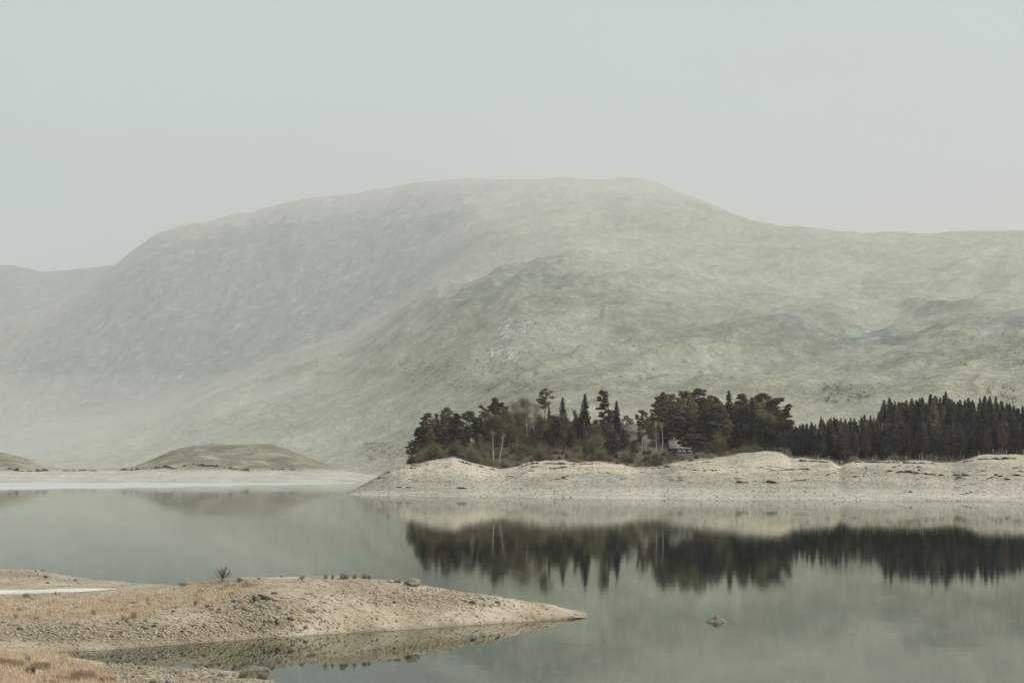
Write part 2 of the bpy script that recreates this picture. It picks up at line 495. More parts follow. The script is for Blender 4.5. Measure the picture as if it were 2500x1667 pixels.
class Terrain:
    def __init__(s, sx, Yst, Zst, rows):
        s.sx = sx
        s.A = (sx - 1250.0) / FPX
        s.Y = pchip(np.array(Yst), rows)
        s.Z = pchip(np.array(Zst), rows)
        s.T = pchip(np.tile(np.arange(len(Yst), dtype=float)[:, None], (1, len(sx))), rows)
        s.X = s.A[None, :] * s.Y
    def build(s, name, mat, kind='structure', attr=None):
        nr, nc = s.Y.shape
        v = np.stack([s.X, s.Y, s.Z], -1).reshape(-1, 3)
        i = (np.arange(nr - 1)[:, None] * nc + np.arange(nc - 1)[None, :]).ravel()
        f = np.stack([i, i + 1, i + nc + 1, i + nc], -1)
        me = mesh_np(name, v, [f], [mat], smooth=True)
        if attr is not None:
            at_ = me.attributes.new('heather', 'FLOAT', 'POINT')  # tone mask: painted hill shade and heather, gravel zones on the spit
            at_.data.foreach_set('value', np.asarray(attr, np.float32).ravel())
        o = put(name, me)
        tag(o, kind=kind)
        return o
    def _col(s, a):
        j = np.interp(a, s.A, np.arange(len(s.A)))
        j0 = int(min(max(math.floor(j), 0), len(s.A) - 2)); t = j - j0
        return s.Y[:, j0] * (1 - t) + s.Y[:, j0 + 1] * t, s.Z[:, j0] * (1 - t) + s.Z[:, j0 + 1] * t
    def z(s, x, y):
        Yc, Zc = s._col(x / y)
        return float(np.interp(y, Yc, Zc))
    def hit(s, sx, sy):
        a, e = ray(sx, sy)
        Yc, Zc = s._col(a)
        d = Zc - (CAM_H + e * Yc)
        k = np.argmax(d >= 0)
        if d[k] < 0:
            return None
        if k == 0:
            y = Yc[0]
        else:
            t = -d[k - 1] / (d[k] - d[k - 1] + 1e-12)
            y = Yc[k - 1] + t * (Yc[k] - Yc[k - 1])
        return Vector((a * y, y, float(np.interp(y, Yc, Zc))))
def zpx(sy, Y):
    return CAM_H + elev(sy) * np.asarray(Y)

# ------------------------------------------------------------------ loch
def make_water():
    v = [(-4500, -60, 0), (4500, -60, 0), (4500, 3500, 0), (-4500, 3500, 0)]
    o = put('loch_water', mesh_np('loch_water', v, [[(0, 1, 2, 3)]], [M['water']]))
    tag(o, kind='structure')
make_water()

# ------------------------------------------------------------------ far hills
sx = np.linspace(-900, 3400, 1000)
RIDGE = [(-900, 1000), (-200, 850), (0, 787), (53, 768), (106, 752), (190, 715), (235, 690), (274, 655), (300, 632), (340, 602), (390, 568), (425, 560), (500, 546), (560, 526),
         (620, 518), (700, 496), (760, 484), (790, 482), (850, 479), (900, 470), (1000, 455), (1040, 447), (1120, 441), (1200, 446), (1300, 444),
         (1370, 441), (1450, 446), (1560, 446), (1590, 452), (1640, 470), (1700, 492), (1760, 518), (1840, 545), (1900, 558), (2000, 567),
         (2110, 580), (2180, 576), (2260, 578), (2320, 576), (2440, 572), (2500, 573), (3400, 610)]
SPUR = [(-900, 1152), (0, 1126), (106, 1116), (266, 1088), (452, 1010), (531, 973), (638, 930), (744, 890), (850, 858), (930, 800), (983, 749), (1063, 698),
        (1169, 675), (1250, 650), (1400, 632), (1600, 665), (1800, 720), (2100, 770), (2500, 740), (3400, 720)]
FACE = [(-900, 1080), (0, 1022), (372, 957), (600, 880), (797, 813), (957, 735), (1063, 660), (1169, 612), (1250, 590), (1400, 572), (1600, 585), (1800, 625),
        (2100, 655), (2500, 640), (3400, 650)]
APRON = [(-900, 1153), (0, 1138), (266, 1122), (450, 1094), (640, 1056), (850, 1010), (957, 965), (1063, 910), (1169, 870), (1250, 845), (1400, 850),
         (1600, 890), (1800, 905), (2100, 900), (2500, 850), (3400, 830)]
FOOT = [(-900, 1155), (500, 1152), (900, 1142), (1000, 1122), (1400, 1070), (2000, 1052), (2500, 1010), (3400, 980)]
yF = tab(sx, [(-900, 1330), (700, 1300), (1300, 1000), (2500, 930), (3400, 900)], 8)
yA = tab(sx, [(-900, 1900), (700, 1800), (1300, 1600), (2500, 1450), (3400, 1400)], 8)
yS = tab(sx, [(-900, 2600), (900, 2500), (1300, 2500), (2000, 2200), (3400, 2000)], 8)
yD = yS + tab(sx, [(-900, 260), (1000, 260), (1500, 320), (3400, 320)], 8)
yFa = yD + tab(sx, [(-900, 500), (1000, 450), (1500, 350), (3400, 300)], 8)
yR = tab(sx, [(-900, 4000), (300, 4000), (1000, 4300), (1600, 4400), (2000, 3800), (3400, 3300)], 12)
pS = tab(sx, SPUR, 3)
pFa = tab(sx, FACE, 5)
dip = tab(sx, [(-900, 12), (800, 14), (1000, 16), (1100, 10), (1300, -22), (1500, -30), (3400, -30)], 6)
pD = pS + dip
pD = np.where(sx > 1250, np.maximum(pFa + 12, pD), pD)
pR = tab(sx, RIDGE, 1)
Yst = [yF - 220, yF, yA, yS, yD, yFa, yR, yR + 500, yR + 1100]
zF = zpx(tab(sx, FOOT, 6), yF)
z0 = np.minimum(zF - 6, tab(sx, [(-900, -3), (950, -3), (1300, 4), (3400, 8)]))
Zst = [z0, zF, zpx(tab(sx, APRON, 6), yA), zpx(pS, yS), zpx(pD, yD), zpx(pFa, yFa), zpx(pR, yR),
       zpx(pR, yR) - 60, zpx(pR, yR) - 260]
hill = Terrain(sx, Yst, Zst, [14, 70, 90, 36, 60, 190, 24, 10])
T = hill.T
lw = np.clip(T - 0.8, 0, 1) * np.clip((6.15 - T) * 1.1, 0.12, 1)
face_w = np.exp(-((T - 5.5) / 0.6) ** 2) * np.clip((1350 - hill.sx[None, :]) / 400, 0.25, 1)
spur_w = np.exp(-((T - 2.7) / 0.5) ** 2) * np.exp(-((hill.sx[None, :] - 1200) / 320) ** 2)
X, Y = hill.X, hill.Y
Q = hill.Z.copy()
def diag(ang, wa, wl, seed, oct=4):
    ca, sa = math.cos(ang), math.sin(ang)
    wx = 0.5 * fbm(X / 160, Q / 90 + Y / 600, 3, seed + 5)
    return ridged((Q * ca - X * sa) / wa + wx + Y / 900, (X * ca + Q * sa) / wl + wx, oct, seed)
leftw = np.clip((1300 - hill.sx[None, :]) / 350, 0, 1)
hz = 9 * fbm(X / 380, Y / 480, 4, 3) * lw
hz += 10.0 * (diag(0.40, 46, 280, 101) - 0.15) * lw * np.clip((6.0 - T) * 3, 0.25, 1) * (1 - 0.4 * leftw)
hz += 3.5 * (diag(0.33, 17, 95, 111) - 0.15) * lw
hz += 14.0 * (diag(0.95, 60, 190, 121) - 0.15) * lw * face_w
hz += 7.0 * (diag(1.15, 24, 90, 131) - 0.15) * lw * face_w
hz += 9.0 * (diag(0.85, 30, 90, 141) - 0.1) * lw * spur_w
hz += 3.0 * fbm(X / 60, Y / 90, 4, 11, 0.6) * lw
hz += (1.6 * fbm(X / 20, Y / 30, 3, 33) + 3.4 * fbm(X / 42, Y / 120, 4, 35, 0.6)) * np.clip(T - 0.8, 0.2, 1)
hill.Z = hill.Z + hz
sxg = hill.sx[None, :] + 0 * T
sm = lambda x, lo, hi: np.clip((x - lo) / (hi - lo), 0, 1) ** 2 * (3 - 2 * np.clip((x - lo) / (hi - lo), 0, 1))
heath_shade = sm(T, 4.6, 5.15) * (1 - sm(T, 5.55, 5.95)) * (1 - sm(sxg + 200 * fbm(X / 150, Q / 80, 3, 96), 1020, 1350)) * sm(sxg, -300, 350)      # main left face and gully, shade painted in with the heather
heath_shade += 0.45 * sm(T, 1.9, 2.25) * (1 - sm(T, 2.75, 3.0)) * sm(sxg, 1010, 1130) * (1 - sm(sxg + 260 * fbm(X / 120, Q / 60, 3, 95), 1240, 1620))  # craggy front of the spur
heath_shade += 0.3 * sm(T, 1.5, 1.9) * (1 - sm(T, 2.3, 2.6)) * sm(sxg, 850, 950) * (1 - sm(sxg, 1050, 1150))
heath_shade += 0.5 * np.clip(fbm(X / 500 + Y / 800, Y / 260, 3, 91) * 2.2, 0, 1) * sm(sxg, 1400, 1700)
hill.build('hill', M['hill'], attr=np.clip(heath_shade, 0, 1))

sx = np.linspace(-1200, 700, 240)
p = tab(sx, [(-1200, 720), (-300, 665), (0, 648), (43, 651), (101, 667), (160, 661), (245, 653), (320, 640), (420, 625), (700, 660)], 2)
yy = np.full_like(sx, 4650.0)
far = Terrain(sx, [yy - 1500, yy - 700, yy, yy + 500], [np.full_like(sx, -5.0), zpx(p + 200, yy - 700), zpx(p, yy), zpx(p, yy) - 150], [40, 60, 20])
far.Z = far.Z + 9 * fbm(far.X / 300, far.Y / 400, 5, 77) * np.clip(2.1 - far.T, 0.15, 1) * np.clip(far.T, 0, 1)
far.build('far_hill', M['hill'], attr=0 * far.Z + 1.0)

# ------------------------------------------------------------------ far shore with two grassy mounds
sx = np.linspace(-800, 1150, 620)
top = tab(sx, [(-800, 1096), (-300, 1088), (0, 1104), (40, 1110), (80, 1128), (118, 1146), (200, 1146), (300, 1146), (345, 1136), (400, 1110), (440, 1094), (480, 1087), (560, 1084),
               (650, 1085), (690, 1093), (740, 1112), (790, 1131), (840, 1149), (900, 1162), (1150, 1168)], 4)
base = tab(sx, [(-800, 1150), (0, 1149), (200, 1151), (480, 1146), (840, 1154), (900, 1164), (1150, 1170)], 4)
ysh = water_Y(1177.0) + 0 * sx
Yst = [ysh - 30, ysh, ysh + 60, ysh + 90, ysh + 190, ysh + 300, ysh + 480]
mz = zpx(top, ysh + 190)
Zst = [0 * sx - 1.2, 0 * sx + 0.05, zpx(base + 8, ysh + 60), zpx(base, ysh + 90), mz, np.minimum(mz, 4.0) , 0 * sx + 1.0]
shore = Terrain(sx, Yst, Zst, [5, 30, 30, 46, 24, 12])
sw = np.clip(shore.T - 1, 0, 1)
shore.Z = shore.Z + (1.1 * fbm(shore.X / 26, shore.Y / 40, 5, 5, 0.6) + 0.35 * fbm(shore.X / 6, shore.Y / 9, 3, 6)) * sw
shore.build('far_shore', M['mound'])

# ------------------------------------------------------------------ wooded point (right bank)
sx = np.linspace(790, 2900, 1150)
ysh = CAM_H / -elev(tab(sx, [(790, 1204), (861, 1207), (1000, 1210), (1500, 1216), (2200, 1222), (2500, 1224), (3300, 1228)], 8))
crest = tab(sx, [(790, 1220), (858, 1206), (904, 1177), (946, 1152), (988, 1137), (1063, 1127), (1107, 1120), (1160, 1133), (1214, 1146), (1260, 1142), (1300, 1128), (1400, 1130), (1470, 1129),
                 (1562, 1141), (1620, 1139), (1750, 1121), (1830, 1110), (1860, 1107), (1905, 1107), (1930, 1121), (2027, 1125), (2040, 1132), (2050, 1138), (2062, 1132), (2078, 1125), (2283, 1128),
                 (2325, 1135), (2350, 1126), (2385, 1117), (2500, 1115), (3300, 1105)], 3)
plat = tab(sx, [(790, 1225), (861, 1200), (946, 1156), (988, 1137), (1107, 1112), (1214, 1102), (1288, 1090), (1400, 1097), (1550, 1088), (1620, 1100), (1660, 1106), (1800, 1106), (1905, 1106),
                (2027, 1122), (2500, 1112), (3300, 1100)], 6)
yC = np.maximum(ysh + 8, tab(sx, [(790, 512), (1000, 515), (1300, 515), (2500, 505), (3300, 500)], 8))
xC = (sx - 1250) / FPX * yC
zC = zpx(crest, yC) + (0.30 * fbm(xC / 5.0, xC * 0 + 2.2, 4, 57, 0.65)) * np.clip((sx - 880) / 60, 0, 1)
yP = tab(sx, [(790, 545), (1000, 560), (3300, 570)], 8)
zP = zpx(plat, yP)
left = np.clip((sx - 905) / 130, 0, 1)
zB = np.where(sx < 1900, 10.5, 10.5 + np.clip((sx - 1900) / 400, 0, 1) * 3.5) * left - 3 * (1 - left)
zE = np.where(sx < 1500, 2.0, 2.0 + np.clip((sx - 1500) / 600, 0, 1) * 15) * left - 3 * (1 - left)
zM = zC * tab(sx, [(790, 0.5), (1000, 0.5), (1250, 0.6), (2500, 0.62), (3300, 0.6)])
yM = ysh + (yC - ysh) * 0.52
Yst = [ysh - 22, ysh, yM, yC, yC + 10, yP, yP + 75, yP + 230]
Zst = [0 * sx - 1.4, 0 * sx, zM, zC, zC + 0.25, zP, zB, zE]
bank = Terrain(sx, Yst, Zst, [8, 85, 85, 16, 26, 16, 10])
bw = np.clip(bank.T - 1.0, 0, 1) * np.clip((bank.sx[None, :] - 850) / 80, 0.15, 1)
bz = 0.6 * fbm(bank.X / 14, bank.Y / 18, 5, 51, 0.6) + 0.24 * fbm(bank.X / 2.6, bank.Y / 4, 3, 52) + 0.3 * (ridged(bank.X / 22, bank.Y / 11, 3, 53) - 0.3) * np.clip(1.6 - np.abs(bank.T - 2.4), 0, 1)
bank.Z = bank.Z + bz * bw
# strand lines left by the falling water: low broken terraces in the slope
wob = 0.35 * fbm(bank.X / 40, bank.Y / 25, 3, 58)
for k_, (z_s, am) in enumerate(((0.28, 0.05), (0.6, 0.07), (1.0, 0.06), (1.5, 0.10), (2.1, 0.08), (2.8, 0.13), (3.6, 0.10), (4.5, 0.16), (5.4, 0.12))):
    seg = np.clip(0.35 + 1.6 * fbm(bank.X / 28 + 9 * k_, bank.Y / 40, 3, 60 + k_), 0, 1) * ((bank.T > 1) & (bank.T < 3.05))
    d_ = bank.Z + wob - z_s
    bank.Z = bank.Z + seg * am * np.tanh(d_ / 0.05) * np.exp(-(d_ / 0.30) ** 2)
bank.build('wooded_point_ground', M['bank'])

# ------------------------------------------------------------------ near spit
sx = np.linspace(-420, 1490, 760)
ywl = CAM_H / -elev(tab(sx, [(-420, 1603), (0, 1594), (208, 1589), (432, 1573), (700, 1553), (929, 1540), (1200, 1522), (1380, 1511), (1470, 1506)], 6))
ridge = tab(sx, [(-420, 1384), (0, 1389), (100, 1391), (140, 1397), (190, 1409), (260, 1416), (340, 1423), (400, 1429), (435, 1432), (480, 1424), (520, 1418), (600, 1410), (740, 1408),
                 (850, 1409), (960, 1417), (1020, 1425), (1170, 1449), (1330, 1475), (1400, 1487), (1436, 1496), (1470, 1500)], 3)
yRd = tab(sx, [(-420, 118), (0, 116), (200, 112), (340, 105), (435, 97), (560, 91.5), (840, 90.5), (1100, 91), (1250, 92.3), (1330, 93.5), (1436, 94.3), (1470, 94.8)], 8)
y1 = tab(sx, [(-420, 75.8), (0, 76.6), (208, 77.4), (432, 79.6), (650, 81.8), (900, 85.4), (1200, 89.2), (1330, 90.6), (1436, 91.9), (1470, 92.3)], 8)
p1 = tab(sx, [(-420, 1560), (0, 1556), (208, 1548), (432, 1526), (650, 1504), (900, 1506), (1200, 1503), (1400, 1504), (1436, 1505), (1470, 1507)], 6)
y2 = tab(sx, [(-420, 80.5), (0, 81), (290, 81.4), (432, 82.6), (650, 83.6), (900, 87.6), (1200, 90.2), (1330, 91.8), (1436, 92.6), (1470, 93)], 8)
p2 = tab(sx, [(-420, 1506), (0, 1504), (290, 1499), (432, 1484), (650, 1458), (900, 1462), (1200, 1480), (1330, 1490), (1400, 1498), (1436, 1502), (1470, 1505)], 6)
y3 = tab(sx, [(-420, 102), (0, 102), (290, 99), (432, 93), (650, 89), (900, 89.4), (1200, 90.9), (1330, 92.6), (1436, 93.4), (1470, 93.9)], 8)
p3 = tab(sx, [(-420, 1450), (0, 1450), (290, 1446), (432, 1444), (650, 1424), (900, 1428), (1200, 1464), (1330, 1483), (1400, 1494), (1436, 1499), (1470, 1503)], 6)
zr = zpx(ridge, yRd)
zz1, zz2, zz3 = zpx(p1, y1), zpx(p2, y2), zpx(p3, y3)
tipf = np.clip((1456 - sx) / 100, 0, 1) ** 0.75
zz1 = zz1 * tipf - (1 - tipf) ** 4 * 0.12; zz2 = zz2 * tipf - (1 - tipf) ** 4 * 0.12; zz3 = zz3 * tipf - (1 - tipf) ** 4 * 0.12; zr = zr * tipf - (1 - tipf) ** 4 * 0.12
Yst = [ywl - 4, ywl, y1, y2, y3, yRd, yRd + 2.5, yRd + 6]
Zst = [0 * sx - 0.35, 0 * sx - 0.12 * (1 - tipf) ** 4, zz1, zz2, zz3, zr, zr * 0.45, 0 * sx - 0.4]
spit = Terrain(sx, Yst, Zst, [12, 70, 70, 60, 50, 24, 12])
stw = np.clip(spit.T - 0.75, 0, 1) * np.clip((1464 - spit.sx[None, :]) / 120, 0, 1)
spit.Z = spit.Z + stw * (0.07 * fbm(spit.X / 3.0, spit.Y / 3.0, 4, 61) + 0.035 * fbm(spit.X / 0.5, spit.Y / 0.6, 3, 62) * np.clip(4.6 - spit.T, 0.3, 1))
# two low strand steps along the near slope
for z_s, am in ((0.20, 0.05), (0.38, 0.035)):
    seg = np.exp(-((spit.sx[None, :] - 930) / 150) ** 2)
    spit.Z = spit.Z + seg * am * np.tanh((spit.Z - z_s) / 0.015) * np.exp(-((spit.Z - z_s) / 0.09) ** 2)
sy_ = HORIZ + (CAM_H - spit.Z) / spit.Y * FPX
sx_ = spit.sx[None, :] + 0 * sy_
gs = lambda cx, cy, rx, ry: np.exp(-((sx_ - cx) / rx) ** 2 - ((sy_ - cy) / ry) ** 2)
gv = 0.9 * gs(640, 1500, 130, 42) + 0.8 * gs(130, 1545, 150, 26) + 0.8 * gs(400, 1548, 190, 26) + 0.65 * gs(1110, 1465, 120, 26) + 0.5 * gs(90, 1402, 160, 14) + 0.3 * gs(950, 1450, 160, 25)
spit.build('gravel_spit', M['spit'], attr=np.clip(gv, 0, 1))

# ------------------------------------------------------------------ foreground bank (bottom left)
sx = np.linspace(-500, 760, 520)
yb = CAM_H / -elev(tab(sx, [(-500, 1598), (0, 1600), (150, 1605), (230, 1613), (290, 1621), (400, 1628), (560, 1638), (640, 1650), (690, 1672), (720, 1700), (760, 1760)], 5))
rise = tab(sx, [(-500, 0.52), (0, 0.46), (60, 0.38), (110, 0.26), (170, 0.16), (230, 0.14), (270, 0.12), (400, 0.14), (560, 0.16), (640, 0.12), (700, 0.08), (760, 0.02)], 6)
Yst = [yb + 3, yb, yb - 2.0, yb - 6.0, yb - 14, yb - 26]
Yst = [yb - 26, yb - 14, yb - 6.0, yb - 2.0, yb, yb + 3]
Zst = [rise * 1.2 + 0.3, rise * 1.15 + 0.1, rise * 1.1 + 0.04, rise, 0 * sx + 0.0, 0 * sx - 0.4]
fore = Terrain(sx, Yst, Zst, [10, 40, 60, 40, 14])
fw = np.clip(4 - fore.T, 0, 1)
fore.Z = fore.Z + fw * (0.06 * fbm(fore.X / 1.6, fore.Y / 2.0, 4, 71) + 0.03 * fbm(fore.X / 0.35, fore.Y / 0.4, 3, 72))
fore.build('foreground_bank', M['fore'])

# ------------------------------------------------------------------ pale strip and frozen sand
def sheet(name, pts, mat, z, th=0.02, kind='structure'):
    pts = [(p[0], p[1]) for p in pts]
    n = len(pts)
    v = [(x, y, z) for x, y in pts] + [(x, y, z - th) for x, y in pts]
    bm = bmesh.new()
    bv = [bm.verts.new(q) for q in v]
    bm.faces.new(bv[:n])
    for i in range(n):
        j = (i + 1) % n
        bm.faces.new((bv[i], bv[n + i], bv[n + j], bv[j]))
    bmesh.ops.recalc_face_normals(bm, faces=bm.faces)
    me = bpy.data.meshes.new(name); bm.to_mesh(me); bm.free()
    me.materials.append(mat)
    return tag(put(name, me), kind=kind)
far_strip = []
for a, b in ((-700, 1178.5), (860, 1177.5)):
    far_strip.append(at(a, b, water_Y(b)))
for k in range(40):
    a = 880 - k * (1580 / 39)
    b = 1180 + 16 * np.clip((860 - a) / 860, 0, 1.25) ** 0.9 + (0.8 * math.sin(k * 1.7) + 0.7 * math.sin(k * 0.61)) * (k > 4)
    far_strip.append(at(a, b, water_Y(b)))
sheet('pale_strip', far_strip, M['grey_strip'], 0.012)  # thin pale sheet lying off the far shore


def patch_on(name, terr, top, bot, x0, x1, n, m, lift, mat):
    V = []; 
    for i in range(n + 1):
        x = x0 + (x1 - x0) * i / n
        yt, yb_ = np.interp(x, *zip(*top)), np.interp(x, *zip(*bot))
        for j in range(m + 1):
            q = terr.hit(x, yt + (yb_ - yt) * j / m)
            e = 1.0 if 0 < j < m and i < n else -1.5
            V.append((q.x, q.y, q.z + lift * e))
    F = [(i * (m + 1) + j, i * (m + 1) + j + 1, (i + 1) * (m + 1) + j + 1, (i + 1) * (m + 1) + j) for i in range(n) for j in range(m)]
    tag(put(name, mesh_np(name, V, [F], [mat], smooth=True)), kind='structure')
M['frost'] = simple('frozen_white_sand', (0.70, 0.675, 0.615), 0.06, 1.2, 0.6, 0.3)
patch_on('frozen_sand', spit, [(-300, 1441), (0, 1440), (90, 1440), (140, 1437), (200, 1436), (290, 1437.5)], [(-300, 1451), (0, 1450), (60, 1449), (130, 1447), (200, 1444), (250, 1440), (290, 1438)], -300, 290, 70, 8, 0.03, M['frost'])
# ------------------------------------------------------------------ crags, scrub and peat edges
rnd = random.Random(7)
NR = np.random.default_rng(7)

def angular_slab(mb, c, size, rng, tilt=0.5, flat=0.35):
    n = 9
    p = rng.normal(size=(n, 3)); p /= np.linalg.norm(p, axis=1)[:, None]
    p *= np.array(size) * np.array([1, 1, flat]) * rng.uniform(0.75, 1.0, (n, 1))
    bm = bmesh.new()
    for q in p: bm.verts.new(q)
    bmesh.ops.convex_hull(bm, input=bm.verts)
    bm.verts.index_update()
    loose = [v for v in bm.verts if not v.link_faces]
    bmesh.ops.delete(bm, geom=loose, context='VERTS')
    bm.verts.index_update()
    v = np.array([x.co[:] for x in bm.verts])
    f = [[x.index for x in fc.verts] for fc in bm.faces]
    bm.free()
    a = rng.uniform(-tilt, tilt); b = rng.uniform(0, 6.28)
    ca, sa = math.cos(a + 0.5), math.sin(a + 0.5)
    v = v @ np.array([[1, 0, 0], [0, ca, sa], [0, -sa, ca]])
    cb, sb = math.cos(b * 0.15), math.sin(b * 0.15)
    v = v @ np.array([[cb, sb, 0], [-sb, cb, 0], [0, 0, 1]])
    mb.add(v + np.array(c), f3=f)

SLAB = []
for k in range(8):
    mb = MB(); angular_slab(mb, (0, 0, 0), (1.3, 1, 1), np.random.default_rng(900 + k), 0.5, 0.4)
    SLAB.append(mb.mesh('slab', [M['crag']]))
def crag(boxes, label, seed, n, smin=1.5, smax=5.5):
    rng = np.random.default_rng(seed)
    e = None
    for k in range(n):
        bx = boxes[k % len(boxes)]
        q = hill.hit(rng.normal(bx[0], bx[2]), rng.normal(bx[1], bx[3]))
        if q is None: continue
        if e is None:
            e = bpy.data.objects.new('rock_outcrop', None); COL.objects.link(e); e.location = q
            tag(e, label, 'rock outcrop', 'pale crags on the hillside')
        s = rng.uniform(smin, smax)
        put('slab', SLAB[k % 8], e, q - e.location, (rng.uniform(-.2, .2), -0.75 + rng.uniform(-.25, .25), rng.uniform(-.3, .3)), (s * 2.0, s, s * rng.uniform(0.7, 1.1)))
crag([(1238, 792, 9, 7), (1232, 806, 7, 5), (1280, 800, 4, 8), (1270, 815, 6, 8), (1228, 824, 10, 4), (1245, 816, 10, 3)], 'upper pale grey crag of broken slabs on the hillside above the wood', 3, 190, 0.7, 2.3)
crag([(1232, 862, 10, 6), (1242, 874, 7, 7), (1208, 862, 8, 5), (1255, 870, 3, 7)], 'lower pale grey crag of broken slabs on the hillside above the wood', 4, 150, 0.7, 2.3)
crag([(2150, 700, 90, 10)], 'scatter of pale boulders on the grassy hillside at right', 5, 18, 0.8, 2.2)

# leaf quads -------------------------------------------------------
def quads(P, size, rng, up=0.5, aspect=1.0, dirs=None):
    n = len(P)
    nn = rng.normal(size=(n, 3)); nn /= np.linalg.norm(nn, axis=1)[:, None]
    nn[:, 2] = np.abs(nn[:, 2]) + up
    nn /= np.linalg.norm(nn, axis=1)[:, None]
    r = rng.normal(size=(n, 3)) if dirs is None else np.asarray(dirs) + 0.25 * rng.normal(size=(n, 3))
    u = r - (r * nn).sum(1)[:, None] * nn
    u /= np.linalg.norm(u, axis=1)[:, None] + 1e-9
    v = np.cross(nn, u)
    s = size * rng.uniform(0.55, 1.35, (n, 1))
    a = u * s * aspect * 0.5; b = v * s * 0.5
    V = np.stack([P - a - b * 0.6, P + a - b * 0.5, P + a * 0.9 + b * 0.7, P - a * 0.8 + b], 1).reshape(-1, 3)
    return V, np.arange(4 * n).reshape(n, 4)
def twigs(base, dirs, length, width, rng):
    n = len(base)
    side = np.cross(dirs, rng.normal(size=(n, 3)))
    side /= np.linalg.norm(side, axis=1)[:, None] + 1e-9
    w_ = (width * rng.uniform(0.6, 1.4, n))[:, None]
    tip = base + dirs * np.asarray(length)[:, None]
    V = np.stack([base - side * w_ * 0.5, base + side * w_ * 0.5, tip], 1).reshape(-1, 3)
    return V, np.arange(3 * n).reshape(n, 3)

scrub_spots = []
for (x0, x1, y0, y1, n) in ((980, 1320, 880, 960, 110), (1000, 1500, 700, 880, 60), (2010, 2130, 945, 985, 60), (2400, 2500, 950, 990, 20), (2300, 2500, 780, 900, 40),
                            (560, 720, 990, 1060, 40), (880, 990, 1085, 1125, 34), (1450, 1800, 800, 930, 60), (100, 500, 930, 1060, 50), (330, 860, 880, 1000, 50)):
    for k in range(n):
        q = hill.hit(rnd.uniform(x0, x1), rnd.uniform(y0, y1))
        if q is not None: scrub_spots.append(q)
mb = MB()
for q in scrub_spots:
    h = rnd.uniform(1.2, 4.0); r_ = h * rnd.uniform(0.4, 0.9)
    P = np.array(q)[None, :] + NR.normal(size=(22, 3)) * np.array([r_ * 0.6, r_ * 0.6, h * 0.25]) + np.array([0, 0, h * 0.5])
    V, f = quads(P, 0.5, NR, 0.3)
    mb.add(V, f4=f)
tag(put('hillside_scrub', mb.mesh('hillside_scrub', [M['twig']])), 'sparse brown scrub dotting the misty hillside', 'scrub', kind='stuff')

def peat(terr, pts, h, name='peat_bank', mats=('peat', 'turf'), depth=1.6):
    """eroded step: dark undercut face with a turf lip running back into the slope"""
    P = []
    for (x0, y0), (x1, y1) in zip(pts[:-1], pts[1:]):
        n = max(2, int(abs(x1 - x0) / 1.6))
        for k in range(n):
            t = k / n
            P.append((x0 + (x1 - x0) * t, y0 + (y1 - y0) * t))
    P.append(pts[-1])
    W = [terr.hit(*p) for p in P]
    W = [w_ for w_ in W if w_ is not None]
    n = len(W)
    V = []; F = []; mi = []
    for i, q in enumerate(W):
        e = min(1, i / 4, (n - 1 - i) / 4)
        nz = 0.5 + 0.5 * float(vnoise(np.array(q.x / 1.3), np.array(3.1), 5)) + 0.35 * float(vnoise(np.array(q.x / 0.4), np.array(8.1), 6))
        hh = max(0.02, h * 1.0 * e * max(0.0, nz * 1.5 - 0.2))
        dy = 0.5 * float(vnoise(np.array(q.x / 0.9), np.array(1.7), 9))
        x, y, z = q.x, q.y + dy, q.z
        V += [(x, y + 0.1, z - 0.35), (x, y, z + hh * 0.62), (x, y - 0.10, z + hh * 0.66), (x, y - 0.06, z + hh), (x, y + depth, terr.z(x, y + depth) + 0.015)]
    for i in range(n - 1):
        for k in range(4):
            F.append((i * 5 + k, (i + 1) * 5 + k, (i + 1) * 5 + k + 1, i * 5 + k + 1))
            mi.append(0 if k < 2 else 1)
    o = put(name, mesh_np(name, V, [F], [M[m] for m in mats], mi))
    tag(o, kind='structure')
c1 = lambda L: [(980 + .2126 * a, 920 + .2126 * b) for a, b in L]
c2 = lambda L: [(1440 + .2211 * a, 920 + .2211 * b) for a, b in L]
c3 = lambda L: [(1900 + .2551 * a, 920 + .2551 * b) for a, b in L]
c6 = lambda L: [(.4252 * a, 1000 + .4252 * b) for a, b in L]
